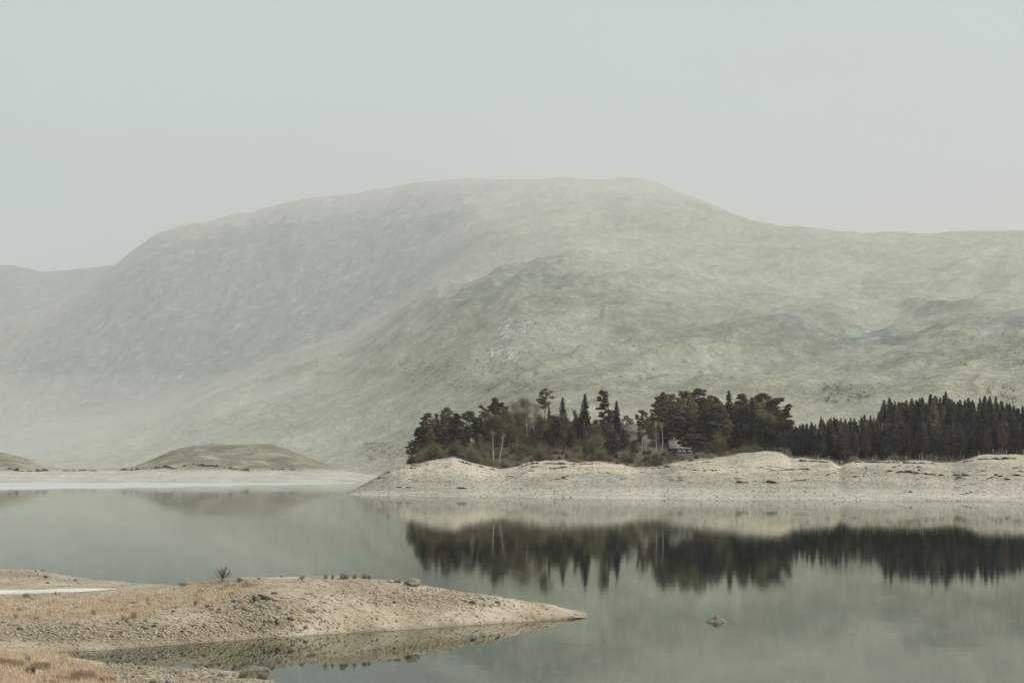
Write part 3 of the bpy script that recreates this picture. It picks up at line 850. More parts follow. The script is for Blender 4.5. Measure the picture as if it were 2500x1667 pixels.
for L, h in ((c2([(800, 995), (940, 992), (1020, 997), (1060, 1013), (1100, 1033), (1180, 1035), (1300, 1040), (1420, 1035)]), 0.5),
             (c2([(1520, 1010), (1600, 995), (1700, 990), (1760, 1000)]), 0.28),
             (c2([(1870, 995), (1960, 1015), (2040, 1038), (2140, 1030), (2352, 1025)]), 0.35),
             (c2([(1460, 1145), (1560, 1122), (1700, 1127), (1740, 1107)]), 0.22),
             (c2([(1590, 1162), (1700, 1172), (1830, 1155), (1950, 1164), (2090, 1178)]), 0.48),
             (c2([(1440, 1078), (1530, 1076)]), 0.25), (c2([(1760, 1070), (1860, 1062)]), 0.25),
             (c3([(40, 888), (200, 888), (310, 890)]), 0.4),
             (c3([(700, 962), (850, 944), (980, 917), (1100, 908), (1250, 917), (1400, 932), (1600, 948)]), 0.42),
             (c3([(1650, 944), (1850, 944)]), 0.35), (c3([(1680, 968), (1790, 968)]), 0.3), (c3([(1940, 988), (2080, 964), (2180, 943), (2352, 948)]), 0.4),
             (c3([(2050, 937), (2150, 940)]), 0.3), (c3([(700, 868), (800, 883), (940, 873)]), 0.35), (c3([(1210, 874), (1300, 845)]), 0.3), (c3([(1310, 862), (1380, 866)]), 0.3),
             (c3([(2200, 890), (2260, 870), (2310, 868)]), 0.3), (c3([(560, 990), (640, 970)]), 0.25), (c3([(1230, 1105), (1300, 1108)]), 0.4),
             (c3([(1740, 1132), (1830, 1112), (1890, 1090)]), 0.35),
             (c1([(70, 1053), (150, 1053), (220, 1015), (270, 1004), (400, 1013)]), 0.6),
             (c1([(490, 1043), (560, 1023), (640, 975)]), 0.35), (c1([(1000, 1258), (1150, 1203), (1300, 1148), (1450, 1085), (1550, 1075)]), 0.16),
             (c1([(1810, 1168), (1900, 1148), (1990, 1133)]), 0.28), (c1([(1680, 1050), (1860, 1050)]), 0.25), (c1([(1000, 1098), (1040, 1085)]), 0.3),
             (c1([(-560, 1160), (-400, 1120), (-200, 1050), (0, 1035)]), 0.35)):
    peat(bank, L, h)
for k in range(46):
    x_ = rnd.uniform(920, 2480); y0_ = np.interp(x_, [904, 1000, 1107, 1214, 1300, 1562, 1860, 1930, 2500], [1180, 1142, 1130, 1150, 1136, 1148, 1118, 1130, 1126])
    y_ = rnd.uniform(y0_, 1204); l_ = rnd.uniform(12, 60); sl = rnd.uniform(-0.18, 0.22)
    peat(bank, [(x_ + l_ * t_, y_ - sl * l_ * t_ + rnd.uniform(-2, 2)) for t_ in (0, 0.3, 0.6, 1.0)], rnd.uniform(0.14, 0.32))
cr = [(904, 1177), (946, 1152), (988, 1137), (1063, 1127), (1107, 1121), (1160, 1134), (1214, 1146), (1260, 1142), (1300, 1129), (1400, 1131), (1470, 1130), (1562, 1142), (1620, 1140), (1700, 1130), (1750, 1122)]
cr2 = [(1930, 1122), (1980, 1124), (2027, 1126), (2078, 1126), (2180, 1127), (2283, 1129), (2325, 1136), (2350, 1127), (2385, 1119), (2440, 1118), (2500, 1117)]
for seg_ in (cr[0:4], cr[4:7], cr[7:11], cr[11:15], cr2[0:3], cr2[3:6], cr2[6:11]):
    peat(bank, [(x_, y_ + 2.5) for x_, y_ in seg_], 0.34, 'turf_edge', ('peat', 'turf'), 1.2)
for L, h in ((c6([(0, 347), (60, 342), (130, 356), (280, 352)]), 1.0), (c6([(680, 347), (760, 347), (880, 338), (960, 332), (1000, 341), (1050, 328), (1100, 314), (1160, 323), (1270, 328), (1330, 342), (1440, 352)]), 0.9),
             (c6([(1550, 343), (1640, 345), (1730, 348)]), 0.6), (c6([(350, 352), (460, 350), (560, 352)]), 0.4)):
    peat(shore, L, h, 'peat_bank', ('peat_far', 'turf_far'), 3.0)

# ------------------------------------------------------------------ tree models
class TreeKind:
    pass
def curve_pts(H, bend, rng, n=9):
    t = np.linspace(0, 1, n)
    ph = rng.uniform(0, 6.28, 2)
    x = bend * (np.sin(t * 2.4 + ph[0]) - math.sin(ph[0])) * H * 0.05
    y = bend * (np.sin(t * 2.9 + ph[1]) - math.sin(ph[1])) * H * 0.05
    return np.stack([x, y, t * H], 1)
def pt_at(C, z):
    return np.array([np.interp(z, C[:, 2], C[:, 0]), np.interp(z, C[:, 2], C[:, 1]), z])
def make_pine(seed, H=16.0, crown=0.5, width=3.0, clumps=34, leaf='pine', bend=0.5, wind=0.0, dense=120, flat=0.42, bark='bark', openness=0.0):
    rng = np.random.default_rng(seed)
    C = curve_pts(H * 0.95, bend, rng)
    tb = MB(); tb.tube(C, np.interp(C[:, 2], [0, H * 0.1, H], [0.30, 0.23, 0.05]), 7)
    cb = MB()
    clumps = int(clumps * 1.3)
    for k in range(clumps):
        t = (k + rng.uniform(0, 1)) / clumps
        if openness and rng.uniform() < openness * (1 - t): continue
        z = H * (1 - crown + crown * 0.94 * t)
        env = width * (0.45 + 0.62 * math.sin(math.pi * (0.18 + 0.66 * t))) * (1.0 if t < 0.8 else 1 - (t - 0.8) * 2.6)
        a = rng.uniform(0, 6.28); rr = env * math.sqrt(rng.uniform(0.12, 1.0))
        c = pt_at(C, min(z, H * 0.94)); c0 = pt_at(C, max(z - rr * 0.45, H * 0.3))
        p = c + np.array([math.cos(a) * rr - wind * t * 1.5, math.sin(a) * rr, 0])
        p[2] = z - rr * 0.10
        s = rng.uniform(0.65, 1.25) * (0.6 + 0.5 * width / 3) * (1 - 0.35 * t)
        mid = (c0 + p) / 2 + np.array([0, 0, 0.25])
        tb.tube(np.array([c0, mid, p]), [0.07, 0.05, 0.02], 4, cap=False)
        d = rng.normal(size=(dense, 3)); d /= np.linalg.norm(d, axis=1)[:, None]
        P = p + d * (rng.uniform(0.25, 1.0, (dense, 1)) ** 0.5) * np.array([s * 1.2, s * 1.2, s * flat])
        V, f = quads(P, 0.29, rng, 0.4, 1.5)
        cb.add(V, f4=f)
    # dead side branches on the bare stem
    for k in range(7):
        z = rng.uniform(0.15, max(0.2, 1 - crown)) * H
        a = rng.uniform(0, 6.28); l = rng.uniform(0.5, 1.5)
        c = pt_at(C, z)
        tb.tube(np.array([c, c + np.array([math.cos(a) * l, math.sin(a) * l, rng.uniform(-0.2, 0.4)])]), [0.035, 0.01], 4, cap=False)
    return (tb.mesh('trunk', [M[bark]], True), cb.mesh('crown', [M[leaf]]), H)
def make_spruce(seed, H=14.0, Rb=2.0, base=0.08, leaf='spruce', fill=1.0, bark='bark_dark', droop=0.25, step=0.36):
    rng = np.random.default_rng(seed)
    C = curve_pts(H, 0.12, rng)
    tb = MB(); tb.tube(C, np.interp(C[:, 2], [0, H * 0.08, H], [0.20, 0.15, 0.015]), 6)
    cb = MB()
    z = H * base
    PP = []; DD = []
    while z < H * 0.985:
        t = (z / H - base) / (1 - base)
        L0 = Rb * (1 - t) ** 0.9 * (0.55 + 0.45 * min(1, t * 6)) + 0.05
        nb = int(9 - 3 * t)
        a0 = rng.uniform(0, 6.28)
        for k in range(nb):
            if rng.uniform() > fill: continue
            a = a0 + k * 6.283 / nb + rng.normal() * 0.2
            L = L0 * rng.uniform(0.62, 1.15)
            d = np.array([math.cos(a), math.sin(a), -droop + 0.55 * t + rng.normal() * 0.06])
            c = pt_at(C, z)
            m = max(2, int(L / 0.16))
            s_ = np.linspace(0.12, 1, m)[:, None]
            pts = c + d * L * s_ + np.array([0, 0, 0.12]) * (s_ ** 2) * L
            PP.append(pts + rng.normal(size=pts.shape) * 0.08)
            DD.append(np.tile(d, (m, 1)))
            if k % 2 == 0:
                tb.tube(np.array([c, pts[-1]]), [0.025, 0.008], 3, cap=False)
        z += step * rng.uniform(0.75, 1.2) * (1 - 0.4 * t)
    P = np.concatenate(PP); D = np.concatenate(DD)
    V, f = quads(P, 0.30, rng, 0.15, 1.7, D)
    cb.add(V, f4=f)
    hang = P[rng.uniform(size=len(P)) < 0.5]
    V, f = quads(hang - np.array([0, 0, 0.1]), 0.24, rng, -0.35, 1.0)
    cb.add(V, f4=f)
    return (tb.mesh('trunk', [M[bark]], True), cb.mesh('crown', [M[leaf]]), H)
def make_bare(seed, H=12.0, spread=2.6, first=0.35, leaf='twig', bark='bark', limbs=16, n=5200, bend=0.9, up=0.9, width=0.05, rad=0.16, forks=True):
    rng = np.random.default_rng(seed)
    C = curve_pts(H * 0.93, bend, rng)
    tb = MB(); tb.tube(C, np.interp(C[:, 2], [0, H * 0.1, H], [rad, rad * 0.8, 0.02]), 6)
    ends = []
    for k in range(limbs):
        t = first + (0.95 - first) * (k + rng.uniform(0, 1)) / limbs
        c = pt_at(C, t * H * 0.93)
        a = rng.uniform(0, 6.28)
        L = spread * (1.15 - 0.75 * t) * rng.uniform(0.7, 1.25)
        d = np.array([math.cos(a), math.sin(a), up * rng.uniform(0.5, 1.3)])
        p1 = c + d * L * 0.5; p2 = c + d * L + np.array([0, 0, 0.2 * L])
        tb.tube(np.array([c, p1, p2]), [rad * 0.38, rad * 0.24, 0.015], 4, cap=False)
        for s_ in np.linspace(0.3, 1, 6):
            ends.append(c + (p2 - c) * s_)
    E = np.array(ends)
    B = E[rng.integers(0, len(E), n)] + rng.normal(size=(n, 3)) * 0.16 * spread * np.array([1, 1, 0.8])
    D = rng.normal(size=(n, 3)) * np.array([1, 1, 0.7]) + np.array([0, 0, 0.5])
    D /= np.linalg.norm(D, axis=1)[:, None]
    V, f = twigs(B, D, rng.uniform(0.4, 1.1, n), width, rng)
    cb = MB(); cb.add(V, f3=f)
    return (tb.mesh('trunk', [M[bark]], True), cb.mesh('crown', [M[leaf]]), H)
def make_brush(seed, H=3.0, Rr=1.6, n=1700, leaf='twig', width=0.045, lobes=7):
    rng = np.random.default_rng(seed)
    tb = MB(); Bs = []
    for k in range(lobes):
        a = rng.uniform(0, 6.28); l = rng.uniform(0.1, 0.95) * Rr; hh = H * rng.uniform(0.45, 1.0) * (1 - 0.35 * l / Rr)
        c = np.array([l * math.cos(a), l * math.sin(a), hh * 0.5])
        tb.tube(np.array([[0.2 * c[0], 0.2 * c[1], -0.1], [0.7 * c[0], 0.7 * c[1], hh * 0.5], [c[0], c[1], hh * 0.95]]), [0.05, 0.03, 0.01], 4, cap=False)
        m = n // lobes
        d = rng.normal(size=(m, 3)) * np.array([0.26 * Rr, 0.26 * Rr, hh * 0.26])
        Bs.append(c + d)
    B = np.concatenate(Bs); B[:, 2] = np.maximum(B[:, 2], 0.02); m = len(B)
    D = rng.normal(size=(m, 3)) * 0.6 + np.array([0, 0, 0.9]); D /= np.linalg.norm(D, axis=1)[:, None]
    V, f = twigs(B, D, rng.uniform(0.25, 0.8, m), width, rng)
    cb = MB(); cb.add(V, f3=f)
    return (tb.mesh('stems', [M['bark_dark']], True), cb.mesh('twigs', [M[leaf]]), H)

K = {}
for i in range(5):
    K['pine%d' % i] = make_pine(100 + i, crown=[0.5, 0.58, 0.45, 0.62, 0.52][i], width=[3.0, 2.6, 3.3, 2.8, 3.6][i], clumps=[36, 40, 34, 46, 44][i], bend=[.4, .8, .5, .3, .6][i])
for i in range(4):
    K['pdark%d' % i] = make_pine(120 + i, crown=[0.62, 0.7, 0.55, 0.8][i], width=[3.0, 2.7, 3.4, 2.8][i], clumps=[46, 52, 44, 56][i], leaf='pine_dark', bend=0.4)
K['pine_slim'] = make_pine(131, crown=0.55, width=1.9, clumps=24, bend=0.3, openness=0.35)
K['pine_tall'] = make_pine(132, crown=0.33, width=2.2, clumps=20, bend=0.5, openness=0.2)
K['pine_wind'] = make_pine(133, crown=0.62, width=2.1, clumps=34, bend=0.7, wind=1.0, openness=0.25)
K['pine_dome'] = make_pine(134, crown=0.74, width=4.3, clumps=90, bend=0.3, dense=100)
K['pine_umbrella'] = make_pine(135, H=6, crown=0.55, width=3.0, clumps=30, leaf='pine_dark', bend=0.4, flat=0.3)
for i in range(5):
    K['spruce%d' % i] = make_spruce(140 + i, Rb=[3.0, 2.7, 3.3, 2.8, 3.1][i], base=[0.06, 0.12, 0.05, 0.2, 0.1][i])
for i in range(4):
    K['sbrown%d' % i] = make_spruce(150 + i, Rb=[2.8, 2.5, 3.0, 2.6][i], base=[0.22, 0.3, 0.15, 0.34][i], leaf='spruce_brown', fill=0.8, bark='bark')
for i in range(2):
    K['larch%d' % i] = make_spruce(160 + i, Rb=2.2, base=0.2, leaf='larch', fill=0.62, bark='bark', droop=0.1)
K['sbare'] = make_spruce(165, H=14, Rb=1.9, base=0.1, leaf='spruce_brown', fill=0.5, bark='bark', droop=0.05, step=0.5)
for i in range(4):
    K['bare%d' % i] = make_bare(170 + i, spread=[2.6, 3.0, 2.2, 2.7][i], first=[0.35, 0.3, 0.4, 0.25][i])
for i in range(2):
    K['tan%d' % i] = make_bare(180 + i, H=14, spread=3.2, first=0.45, leaf='twig_pale', bark='birch', limbs=20, n=5600, rad=0.17, width=0.045)
K['birch_snag0'] = make_bare(186, H=8, spread=1.3, first=0.8, leaf='twig_pale', bark='birch', limbs=5, n=160, bend=0.6, rad=0.17)
K['birch_snag1'] = make_bare(187, H=8, spread=1.0, first=0.8, leaf='twig_pale', bark='birch', limbs=4, n=100, bend=1.1, rad=0.16)
K['orange'] = make_bare(188, H=7, spread=2.0, first=0.3, leaf='orange', limbs=12, n=2600, width=0.09, rad=0.1)
for i in range(4):
    K['brush%d' % i] = make_brush(190 + i, Rr=[1.6, 1.9, 1.4, 2.2][i], leaf=['twig', 'spruce_brown', 'twig', 'larch'][i])
K['brush_dark'] = make_brush(195, Rr=1.7, n=2200, leaf='pine_dark', width=0.06)

def tree(kind, x, y, z, H, label, cat='tree', group=None, name='pine_tree', ws=1.0, rz=None, pn=('trunk', 'crown')):
    tm, cm, H0 = K[kind]
    s = H / H0
    e = bpy.data.objects.new(name, None); COL.objects.link(e)
    e.empty_display_size = 0.2
    e.location = (x, y, z); e.rotation_euler = (0, 0, rnd.uniform(0, 6.28) if rz is None else rz)
    e.scale = (s * ws, s * ws, s)
    put(pn[0], tm, e); put(pn[1], cm, e)
    tag(e, label, cat, group)
    return e
def tree_px(kind, sx, top, D, label, cat='tree', group=None, name='pine_tree', ws=1.0, rz=None, drop=0.15, terr=None, pn=('trunk', 'crown')):
    p = at(sx, top, D)
    zb = (terr or bank).z(p.x, p.y) - drop
    return tree(kind, p.x, p.y, zb, max(0.5, p.z - zb), label, cat, group, name, ws, rz, pn)

# ------------------------------------------------------------------ the wood on the point
T_ = tree_px
T_('pdark2', 1006, 1072, 536, 'low leaning pine at the far left tip of the wood', ws=1.25)
T_('pdark0', 1023, 1040, 545, 'dark pine second from the left tip of the wood', ws=0.9)
T_('pine1', 1046, 1004, 556, 'brown-green pine at the left shoulder of the wood', ws=0.9)
T_('larch0', 1066, 1008, 562, 'tan bare larch among the leftmost pines', name='larch_tree', ws=1.5)
T_('pine3', 1095, 990, 566, 'pine with a narrow raised top in the left clump of the wood', ws=0.8)
T_('pdark1', 1113, 1004, 552, 'dark pine with a round top right of the narrow raised pine', ws=0.9)
T_('pdark0', 1143, 1000, 560, 'broad dark pine left of the slim airy pine', ws=1.15)
T_('pine_slim', 1176, 984, 585, 'slim airy pine with gaps between its clumps', ws=0.9)
T_('pdark3', 1205, 965, 570, 'tall layered dark pine behind the two white birch stems', ws=0.85)
T_('pdark2', 1226, 979, 578, 'dark pine leaning right beside the tall layered pine', ws=0.8)
T_('birch_snag0', 1205, 1049, 538, 'left of two white bare birch stems at the bank', name='birch_tree', rz=0.4)
T_('birch_snag1', 1219, 1055, 536, 'right of two white bare birch stems at the bank', name='birch_tree', rz=2.4)
T_('bare1', 1247, 998, 566, 'bare brown tree left of the pale tan birch', name='bare_tree', ws=1.0)
T_('bare3', 1266, 1004, 562, 'bare slender tree close beside the pale tan birch', name='bare_tree', ws=0.8)
T_('tan0', 1288, 968, 560, 'pale tan birch with a white leaning stem and wide crown', name='birch_tree', ws=0.95, rz=1.0)
T_('pine_tall', 1330, 945, 592, 'very tall pine with a small flat crown high above the wood', ws=0.8)
T_('tan1', 1262, 982, 574, 'tan twiggy birch left behind the pale wide birch', name='birch_tree', ws=0.9)
T_('larch1', 1082, 1003, 560, 'tan larch right of the other larch among the leftmost pines', name='larch_tree', ws=1.4)
T_('tan0', 1236, 1004, 572, 'tan twiggy birch right of the tall layered pine', name='birch_tree', ws=0.8)
T_('tan1', 1312, 985, 590, 'thin pale birch below the very tall pine', name='birch_tree', ws=0.6)
T_('spruce1', 1340, 994, 580, 'short dark spruce below the very tall pine', name='spruce_tree', ws=0.75)
T_('spruce3', 1374, 968, 588, 'narrow spruce between the very tall pine and the broad spruce', name='spruce_tree', ws=0.75)
T_('spruce2', 1427, 961, 566, 'broad conical spruce in the middle of the wood', name='spruce_tree', ws=0.88)
T_('bare2', 1406, 1000, 575, 'thin bare tree just left of the broad conical spruce', name='bare_tree', ws=0.5)
T_('pine_wind', 1480, 948, 596, 'tall windswept pine leaning left above the white gable', ws=0.9, rz=0.0)
T_('spruce4', 1506, 978, 590, 'dark conifer at the right side of the windswept pine', name='spruce_tree', ws=0.8)
T_('pine0', 1533, 1012, 640, 'small round pine behind the slate-roofed house', ws=0.9)
T_('pine4', 1571, 998, 578, 'leaning pine right beside the slate-roofed house', ws=0.75)
T_('pine1', 1603, 961, 580, 'tall pine at the left edge of the dense right clump', ws=0.85)
T_('pine3', 1619, 953, 590, 'second tall pine from the left in the dense right clump', ws=0.75)
T_('pine0', 1642, 957, 585, 'pine with a flat spreading top in the dense right clump', ws=0.95)
T_('pine4', 1677, 950, 592, 'tall broad pine in the middle of the dense right clump', ws=0.8)
T_('pine2', 1708, 945, 598, 'highest pine of the dense right clump', ws=0.85)
T_('pine3', 1743, 960, 588, 'pine right of the highest pine in the dense right clump', ws=0.9)
T_('sbrown0', 1778, 953, 600, 'spiky brown spruce rising from the dense right clump', name='spruce_tree', ws=0.9)
T_('pine1', 1805, 957, 596, 'pine between the spiky brown spruce and the domed pine', ws=0.85)
T_('spruce0', 1836, 970, 572, 'dark narrow spruce in front of the big domed pine', name='spruce_tree', ws=0.7)
T_('pine_dome', 1862, 955, 590, 'big domed pine at the right end of the wood', ws=0.95)
T_('pine4', 1890, 967, 585, 'wide pine on the right shoulder of the domed pine', ws=1.0)
T_('pine0', 1915, 1000, 578, 'lower pine at the right edge of the wood', ws=0.95)
T_('pdark2', 1928, 1022, 576, 'lowest dark pine at the right edge of the wood', ws=0.9)
T_('pine_umbrella', 1694, 1058, 548, 'low dark umbrella-shaped pine in front of the small cottage', ws=1.15)
T_('brush_dark', 1752, 1050, 556, 'rounded small tree right of the umbrella-shaped pine', name='round_tree', ws=0.6, pn=('stems', 'twigs'))
T_('birch_snag0', 1601, 1024, 552, 'pale bare stem in front of the right clump', name='dead_tree', ws=0.7, rz=2.0)
T_('birch_snag1', 1617, 1028, 548, 'crooked pale dead stem with a forked top', name='dead_tree', ws=0.9, rz=0.5)
T_('pdark3', 1494, 1046, 540, 'bushy dark pine in front of the white gable', ws=1.5)
T_('pdark1', 1524, 1046, 538, 'bushy dark pine in front of the slate-roofed house', ws=0.95)
T_('pdark0', 1552, 1072, 534, 'low dark pine below the slate-roofed house', ws=1.1)
T_('bare1', 1588, 1030, 560, 'bare brown tree hiding the right corner of the slate-roofed house', name='bare_tree', ws=0.9)
T_('pine1', 1560, 1050, 548, 'young pine in front of the right corner of the slate-roofed house', ws=0.9)
T_('orange', 1503, 1022, 606, 'rust-leaved small tree beside the white gable', name='leafy_tree', ws=1.0)
T_('orange', 1468, 1035, 600, 'rust-leaved small tree left of the white gable', name='leafy_tree', ws=0.8)
SKY_L = [(985, 1100), (1010, 1070), (1025, 1045), (1045, 1012), (1095, 1000), (1150, 1012), (1176, 1010), (1205, 985), (1235, 1005), (1284, 990), (1320, 1005), (1345, 1010), (1374, 990), (1400, 1015), (1427, 990), (1450, 1010)]
for k in range(120):
    sx_ = rnd.uniform(1012, 1500)
    D = rnd.uniform(552, 612)
    lim = np.interp(sx_, *zip(*SKY_L)) + rnd.uniform(12, 60)
    kd = rnd.choice(['pdark0', 'pdark1', 'pine1', 'pine3', 'bare0', 'bare1', 'bare3', 'bare1', 'bare2', 'bare3', 'bare0', 'spruce1', 'sbrown1', 'sbrown3', 'larch1'])
    if sx_ > 1160 and D < 575: kd = rnd.choice(['bare0', 'bare1', 'bare2', 'bare3', 'sbrown1', 'larch1'])
    nm = 'bare_tree' if kd.startswith('bare') else 'larch_tree' if kd.startswith('larch') else 'spruce_tree' if kd[0] == 's' else 'pine_tree'
    what = {'bare_tree': 'bare brown tree', 'larch_tree': 'tan larch', 'spruce_tree': 'slender spruce', 'pine_tree': 'shaded pine'}[nm]
    T_(kd, sx_, lim, D, what + ' standing within the left half of the wood', group=what + 's inside the left half of the wood', name=nm, ws=rnd.uniform(0.9, 1.3))
for k in range(84):
    sx_ = rnd.uniform(1592, 1925)
    D = rnd.uniform(574, 622)
    lim = np.interp(sx_, [1590, 1610, 1700, 1780, 1860, 1900, 1925], [1000, 972, 958, 970, 972, 1000, 1030]) + rnd.uniform(8, 75)
    kd = rnd.choice(['pine0', 'pine1', 'pine2', 'pine3', 'pine4', 'pdark0', 'pdark1', 'pdark3', 'sbrown1', 'sbrown3', 'bare1'])
    nm = 'bare_tree' if kd.startswith('bare') else 'spruce_tree' if kd[0] == 's' else 'pine_tree'
    what = {'bare_tree': 'bare brown tree', 'spruce_tree': 'brown spruce', 'pine_tree': 'shaded pine'}[nm]
    if 1640 < sx_ < 1690 and D < 590: D += 30
    T_(kd, sx_, lim, D, what + ' standing within the dense right clump', group=what + 's inside the right clump', name=nm, ws=rnd.uniform(0.95, 1.4))
# filler shrubs added as background darkness and the fuller middle of the wood
for k in range(44):
    sx_, D = rnd.uniform(1040, 1905), rnd.uniform(604, 640)
    if 1460 < sx_ < 1585: continue
    x = ray(sx_, 1110)[0] * D
    tree(rnd.choice(['brush_dark', 'brush1']), x, D, bank.z(x, D) - 0.2, rnd.uniform(3.0, 5.5), 'dark filler shrub added to darken the back of the wood', 'shrub', 'dark filler shrubs at the back of the wood', 'filler_shrub', rnd.uniform(0.8, 1.1), pn=('stems', 'twigs'))
for k in range(34):
    sx_, D = rnd.uniform(1310, 1500), rnd.uniform(546, 590)
    kd = rnd.choice(['bare0', 'bare1', 'bare3', 'sbrown1', 'sbrown2', 'pdark1', 'pdark3', 'bare2'])
    nm = 'bare_tree' if kd.startswith('bare') else 'spruce_tree' if kd[0] == 's' else 'pine_tree'
    what = {'bare_tree': 'bare brown tree', 'spruce_tree': 'low brown spruce', 'pine_tree': 'low dark pine'}[nm]
    top_ = rnd.uniform(1008, 1062) + (22 if 1455 < sx_ < 1500 else 0)
    T_(kd, sx_, top_, D, what + ' in the brown tangle around the broad conical spruce', group=what + 's around the broad spruce', name=nm, ws=rnd.uniform(1.0, 1.4))
# thicket along the foot of the wood
for k in range(96):
    sx_ = rnd.uniform(995, 1580) if k < 84 else rnd.uniform(1760, 1925)
    D = rnd.uniform(522, 560) if k < 84 else rnd.uniform(565, 590)
    kd = rnd.choice(['brush0', 'brush1', 'brush2', 'brush3', 'brush_dark', 'brush0', 'brush3', 'brush2'])
    x = ray(sx_, 1120)[0] * D
    what = {'brush0': 'grey-brown', 'brush2': 'grey-brown', 'brush1': 'dark brown', 'brush3': 'tan', 'brush_dark': 'dark evergreen'}[kd]
    tree(kd, x, D, bank.z(x, D) - 0.1, rnd.choice([1.0, 1.4, 1.8, 2.4, 3.2, 4.2]), what + ' shrub in the thicket at the foot of the wood', 'shrub', what + ' thicket shrubs', 'thicket_shrub', rnd.uniform(0.7, 1.2), pn=('stems', 'twigs'))
for k in range(26):
    sx_, D = rnd.uniform(1140, 1320), rnd.uniform(526, 556)
    x = ray(sx_, 1110)[0] * D
    tree(rnd.choice(['brush0', 'brush2', 'brush3']), x, D, bank.z(x, D) - 0.1, rnd.uniform(0.9, 2.2), 'low straw-brown shrub on the slope around the white birch stems', 'shrub', 'low shrubs around the birch stems', 'slope_shrub', rnd.uniform(0.8, 1.3), pn=('stems', 'twigs'))
for k in range(30):
    sx_ = rnd.uniform(1290, 1420) if k < 16 else rnd.uniform(1560, 1640)
    D = rnd.uniform(520, 545)
    x = ray(sx_, 1110)[0] * D
    tree(rnd.choice(['brush0', 'brush1', 'brush2', 'brush3']), x, D, bank.z(x, D) - 0.1, rnd.uniform(0.8, 2.0), 'low brown shrub on the bare slope ' + ('below the broad conical spruce' if k < 16 else 'below the slate-roofed house'), 'shrub', 'low shrubs below the ' + ('broad spruce' if k < 16 else 'slate-roofed house'), 'slope_shrub', rnd.uniform(0.9, 1.4), pn=('stems', 'twigs'))
for k, (sx_, sy_) in enumerate(((1600, 1133), (1612, 1128), (1628, 1118), (1645, 1115), (1652, 1124), (1668, 1126), (1684, 1128), (1700, 1122), (1716, 1118), (1726, 1112), (1738, 1122), (1760, 1116), (1772, 1114), (1584, 1136), (1780, 1110))):
    q = bank.hit(sx_, sy_ - 2)
    if q is None: continue
    tree(rnd.choice(['brush3', 'brush0', 'brush2']), q.x, q.y, q.z - 0.05, rnd.uniform(0.8, 1.7), 'low tan shrub on the grassy bank below the small cottage', 'shrub', 'low shrubs below the cottage', 'low_shrub', rnd.uniform(0.8, 1.3), pn=('stems', 'twigs'))
q = at(1822, 1109, 556)
K['mound_bush'] = make_brush(197, H=2.0, Rr=2.1, n=4200, leaf='twig', width=0.06, lobes=16)
tree('mound_bush', q.x, q.y, bank.z(q.x, q.y) - 0.1, 1.9, 'wide domed brown bush on the pale grass right of the wood', 'bush', None, 'domed_bush', 1.05, pn=('stems', 'twigs'))
q = at(1722, 1104, 560)
tree('brush_dark', q.x, q.y, bank.z(q.x, q.y) - 0.1, 0.95, 'small black-green clipped bush beside the small cottage', 'bush', None, 'small_bush', 1.2, pn=('stems', 'twigs'))

# ------------------------------------------------------------------ the plantation at the right
PTOP = [(1915, 1044), (1940, 1034), (1960, 1030), (1990, 1022), (2050, 1018), (2085, 1020), (2110, 1016), (2140, 1008), (2160, 980), (2170, 974), (2250, 976), (2270, 966), (2310, 958), (2330, 974), (2360, 976), (2400, 970), (2450, 972), (2470, 984), (2500, 994), (2560, 1000)]
PL = 'of the dense plantation behind the fence'
def plant(kd, sx_, top, D, ws, label=None):
    nm = 'larch_tree' if kd.startswith('larch') else 'spruce_tree'
    what = {'l': 'tan larch', 's': 'dark spruce'}[kd[0]] if not kd.startswith('sb') else 'brown bare-stemmed spruce'
    side = 'left of the gully' if sx_ < 2048 else 'in the middle stretch' if sx_ < 2250 else 'below the tallest spruces' if sx_ < 2360 else 'towards the right end'
    row = 'front-row' if D < 531 else 'back-row' if D > 600 else 'inner'
    what = row + ' ' + what
    p = at(sx_, top, D)
    T_(kd, sx_, top, D, label or (what + ' ' + side + ' of the fenced plantation'), group=None if label else what + ' trees ' + side + ' of the plantation', name=nm, ws=ws)
for k in range(58):       # front row, bare lower stems showing
    sx_ = 1918 + k * 10.2 + rnd.uniform(-4, 4)
    lim = np.interp(sx_, *zip(*PTOP))
    plant(rnd.choice(['sbrown0', 'sbrown1', 'sbrown3', 'sbrown2', 'spruce3', 'spruce1', 'sbrown1']), sx_, max(lim + 5, rnd.uniform(1022, 1050)), rnd.uniform(519, 530), rnd.uniform(0.85, 1.2))
for k in range(150):
    sx_ = rnd.uniform(1930, 2530)
    lim = np.interp(sx_, *zip(*PTOP))
    D = rnd.uniform(532, 640)
    f = (D - 532) / 108
    brown = 0.55 if 2120 < sx_ < 2300 else 0.3
    kd = rnd.choice(['sbrown0', 'sbrown2', 'larch0', 'larch1']) if rnd.random() < brown else rnd.choice(['spruce0', 'spruce1', 'spruce2', 'spruce4', 'spruce3'])
    plant(kd, sx_, lim + (1 - f) * 45 * rnd.random() + rnd.uniform(0, 14), D, rnd.uniform(0.85, 1.2))
for k in range(70):       # skyline
    sx_ = 1935 + k * 8.4 + rnd.uniform(-4, 4)
    lim = np.interp(sx_, *zip(*PTOP))
    kd = rnd.choice(['sbrown0', 'larch0', 'sbrown2']) if 2130 < sx_ < 2260 and rnd.random() < 0.7 else rnd.choice(['spruce0', 'spruce1', 'spruce2', 'spruce4'])
    plant(kd, sx_, lim + rnd.choice([-4, 0, 3, 6, 9, 13]), rnd.uniform(600, 650), rnd.uniform(0.85, 1.15))
plant('sbare', 2063, 1024, 517, 1.1, 'pale bare-branched spruce standing out at the front of the plantation')
plant('sbare', 2219, 1040, 518, 0.7, 'slim pale bare stem in the plantation front right of the gully')
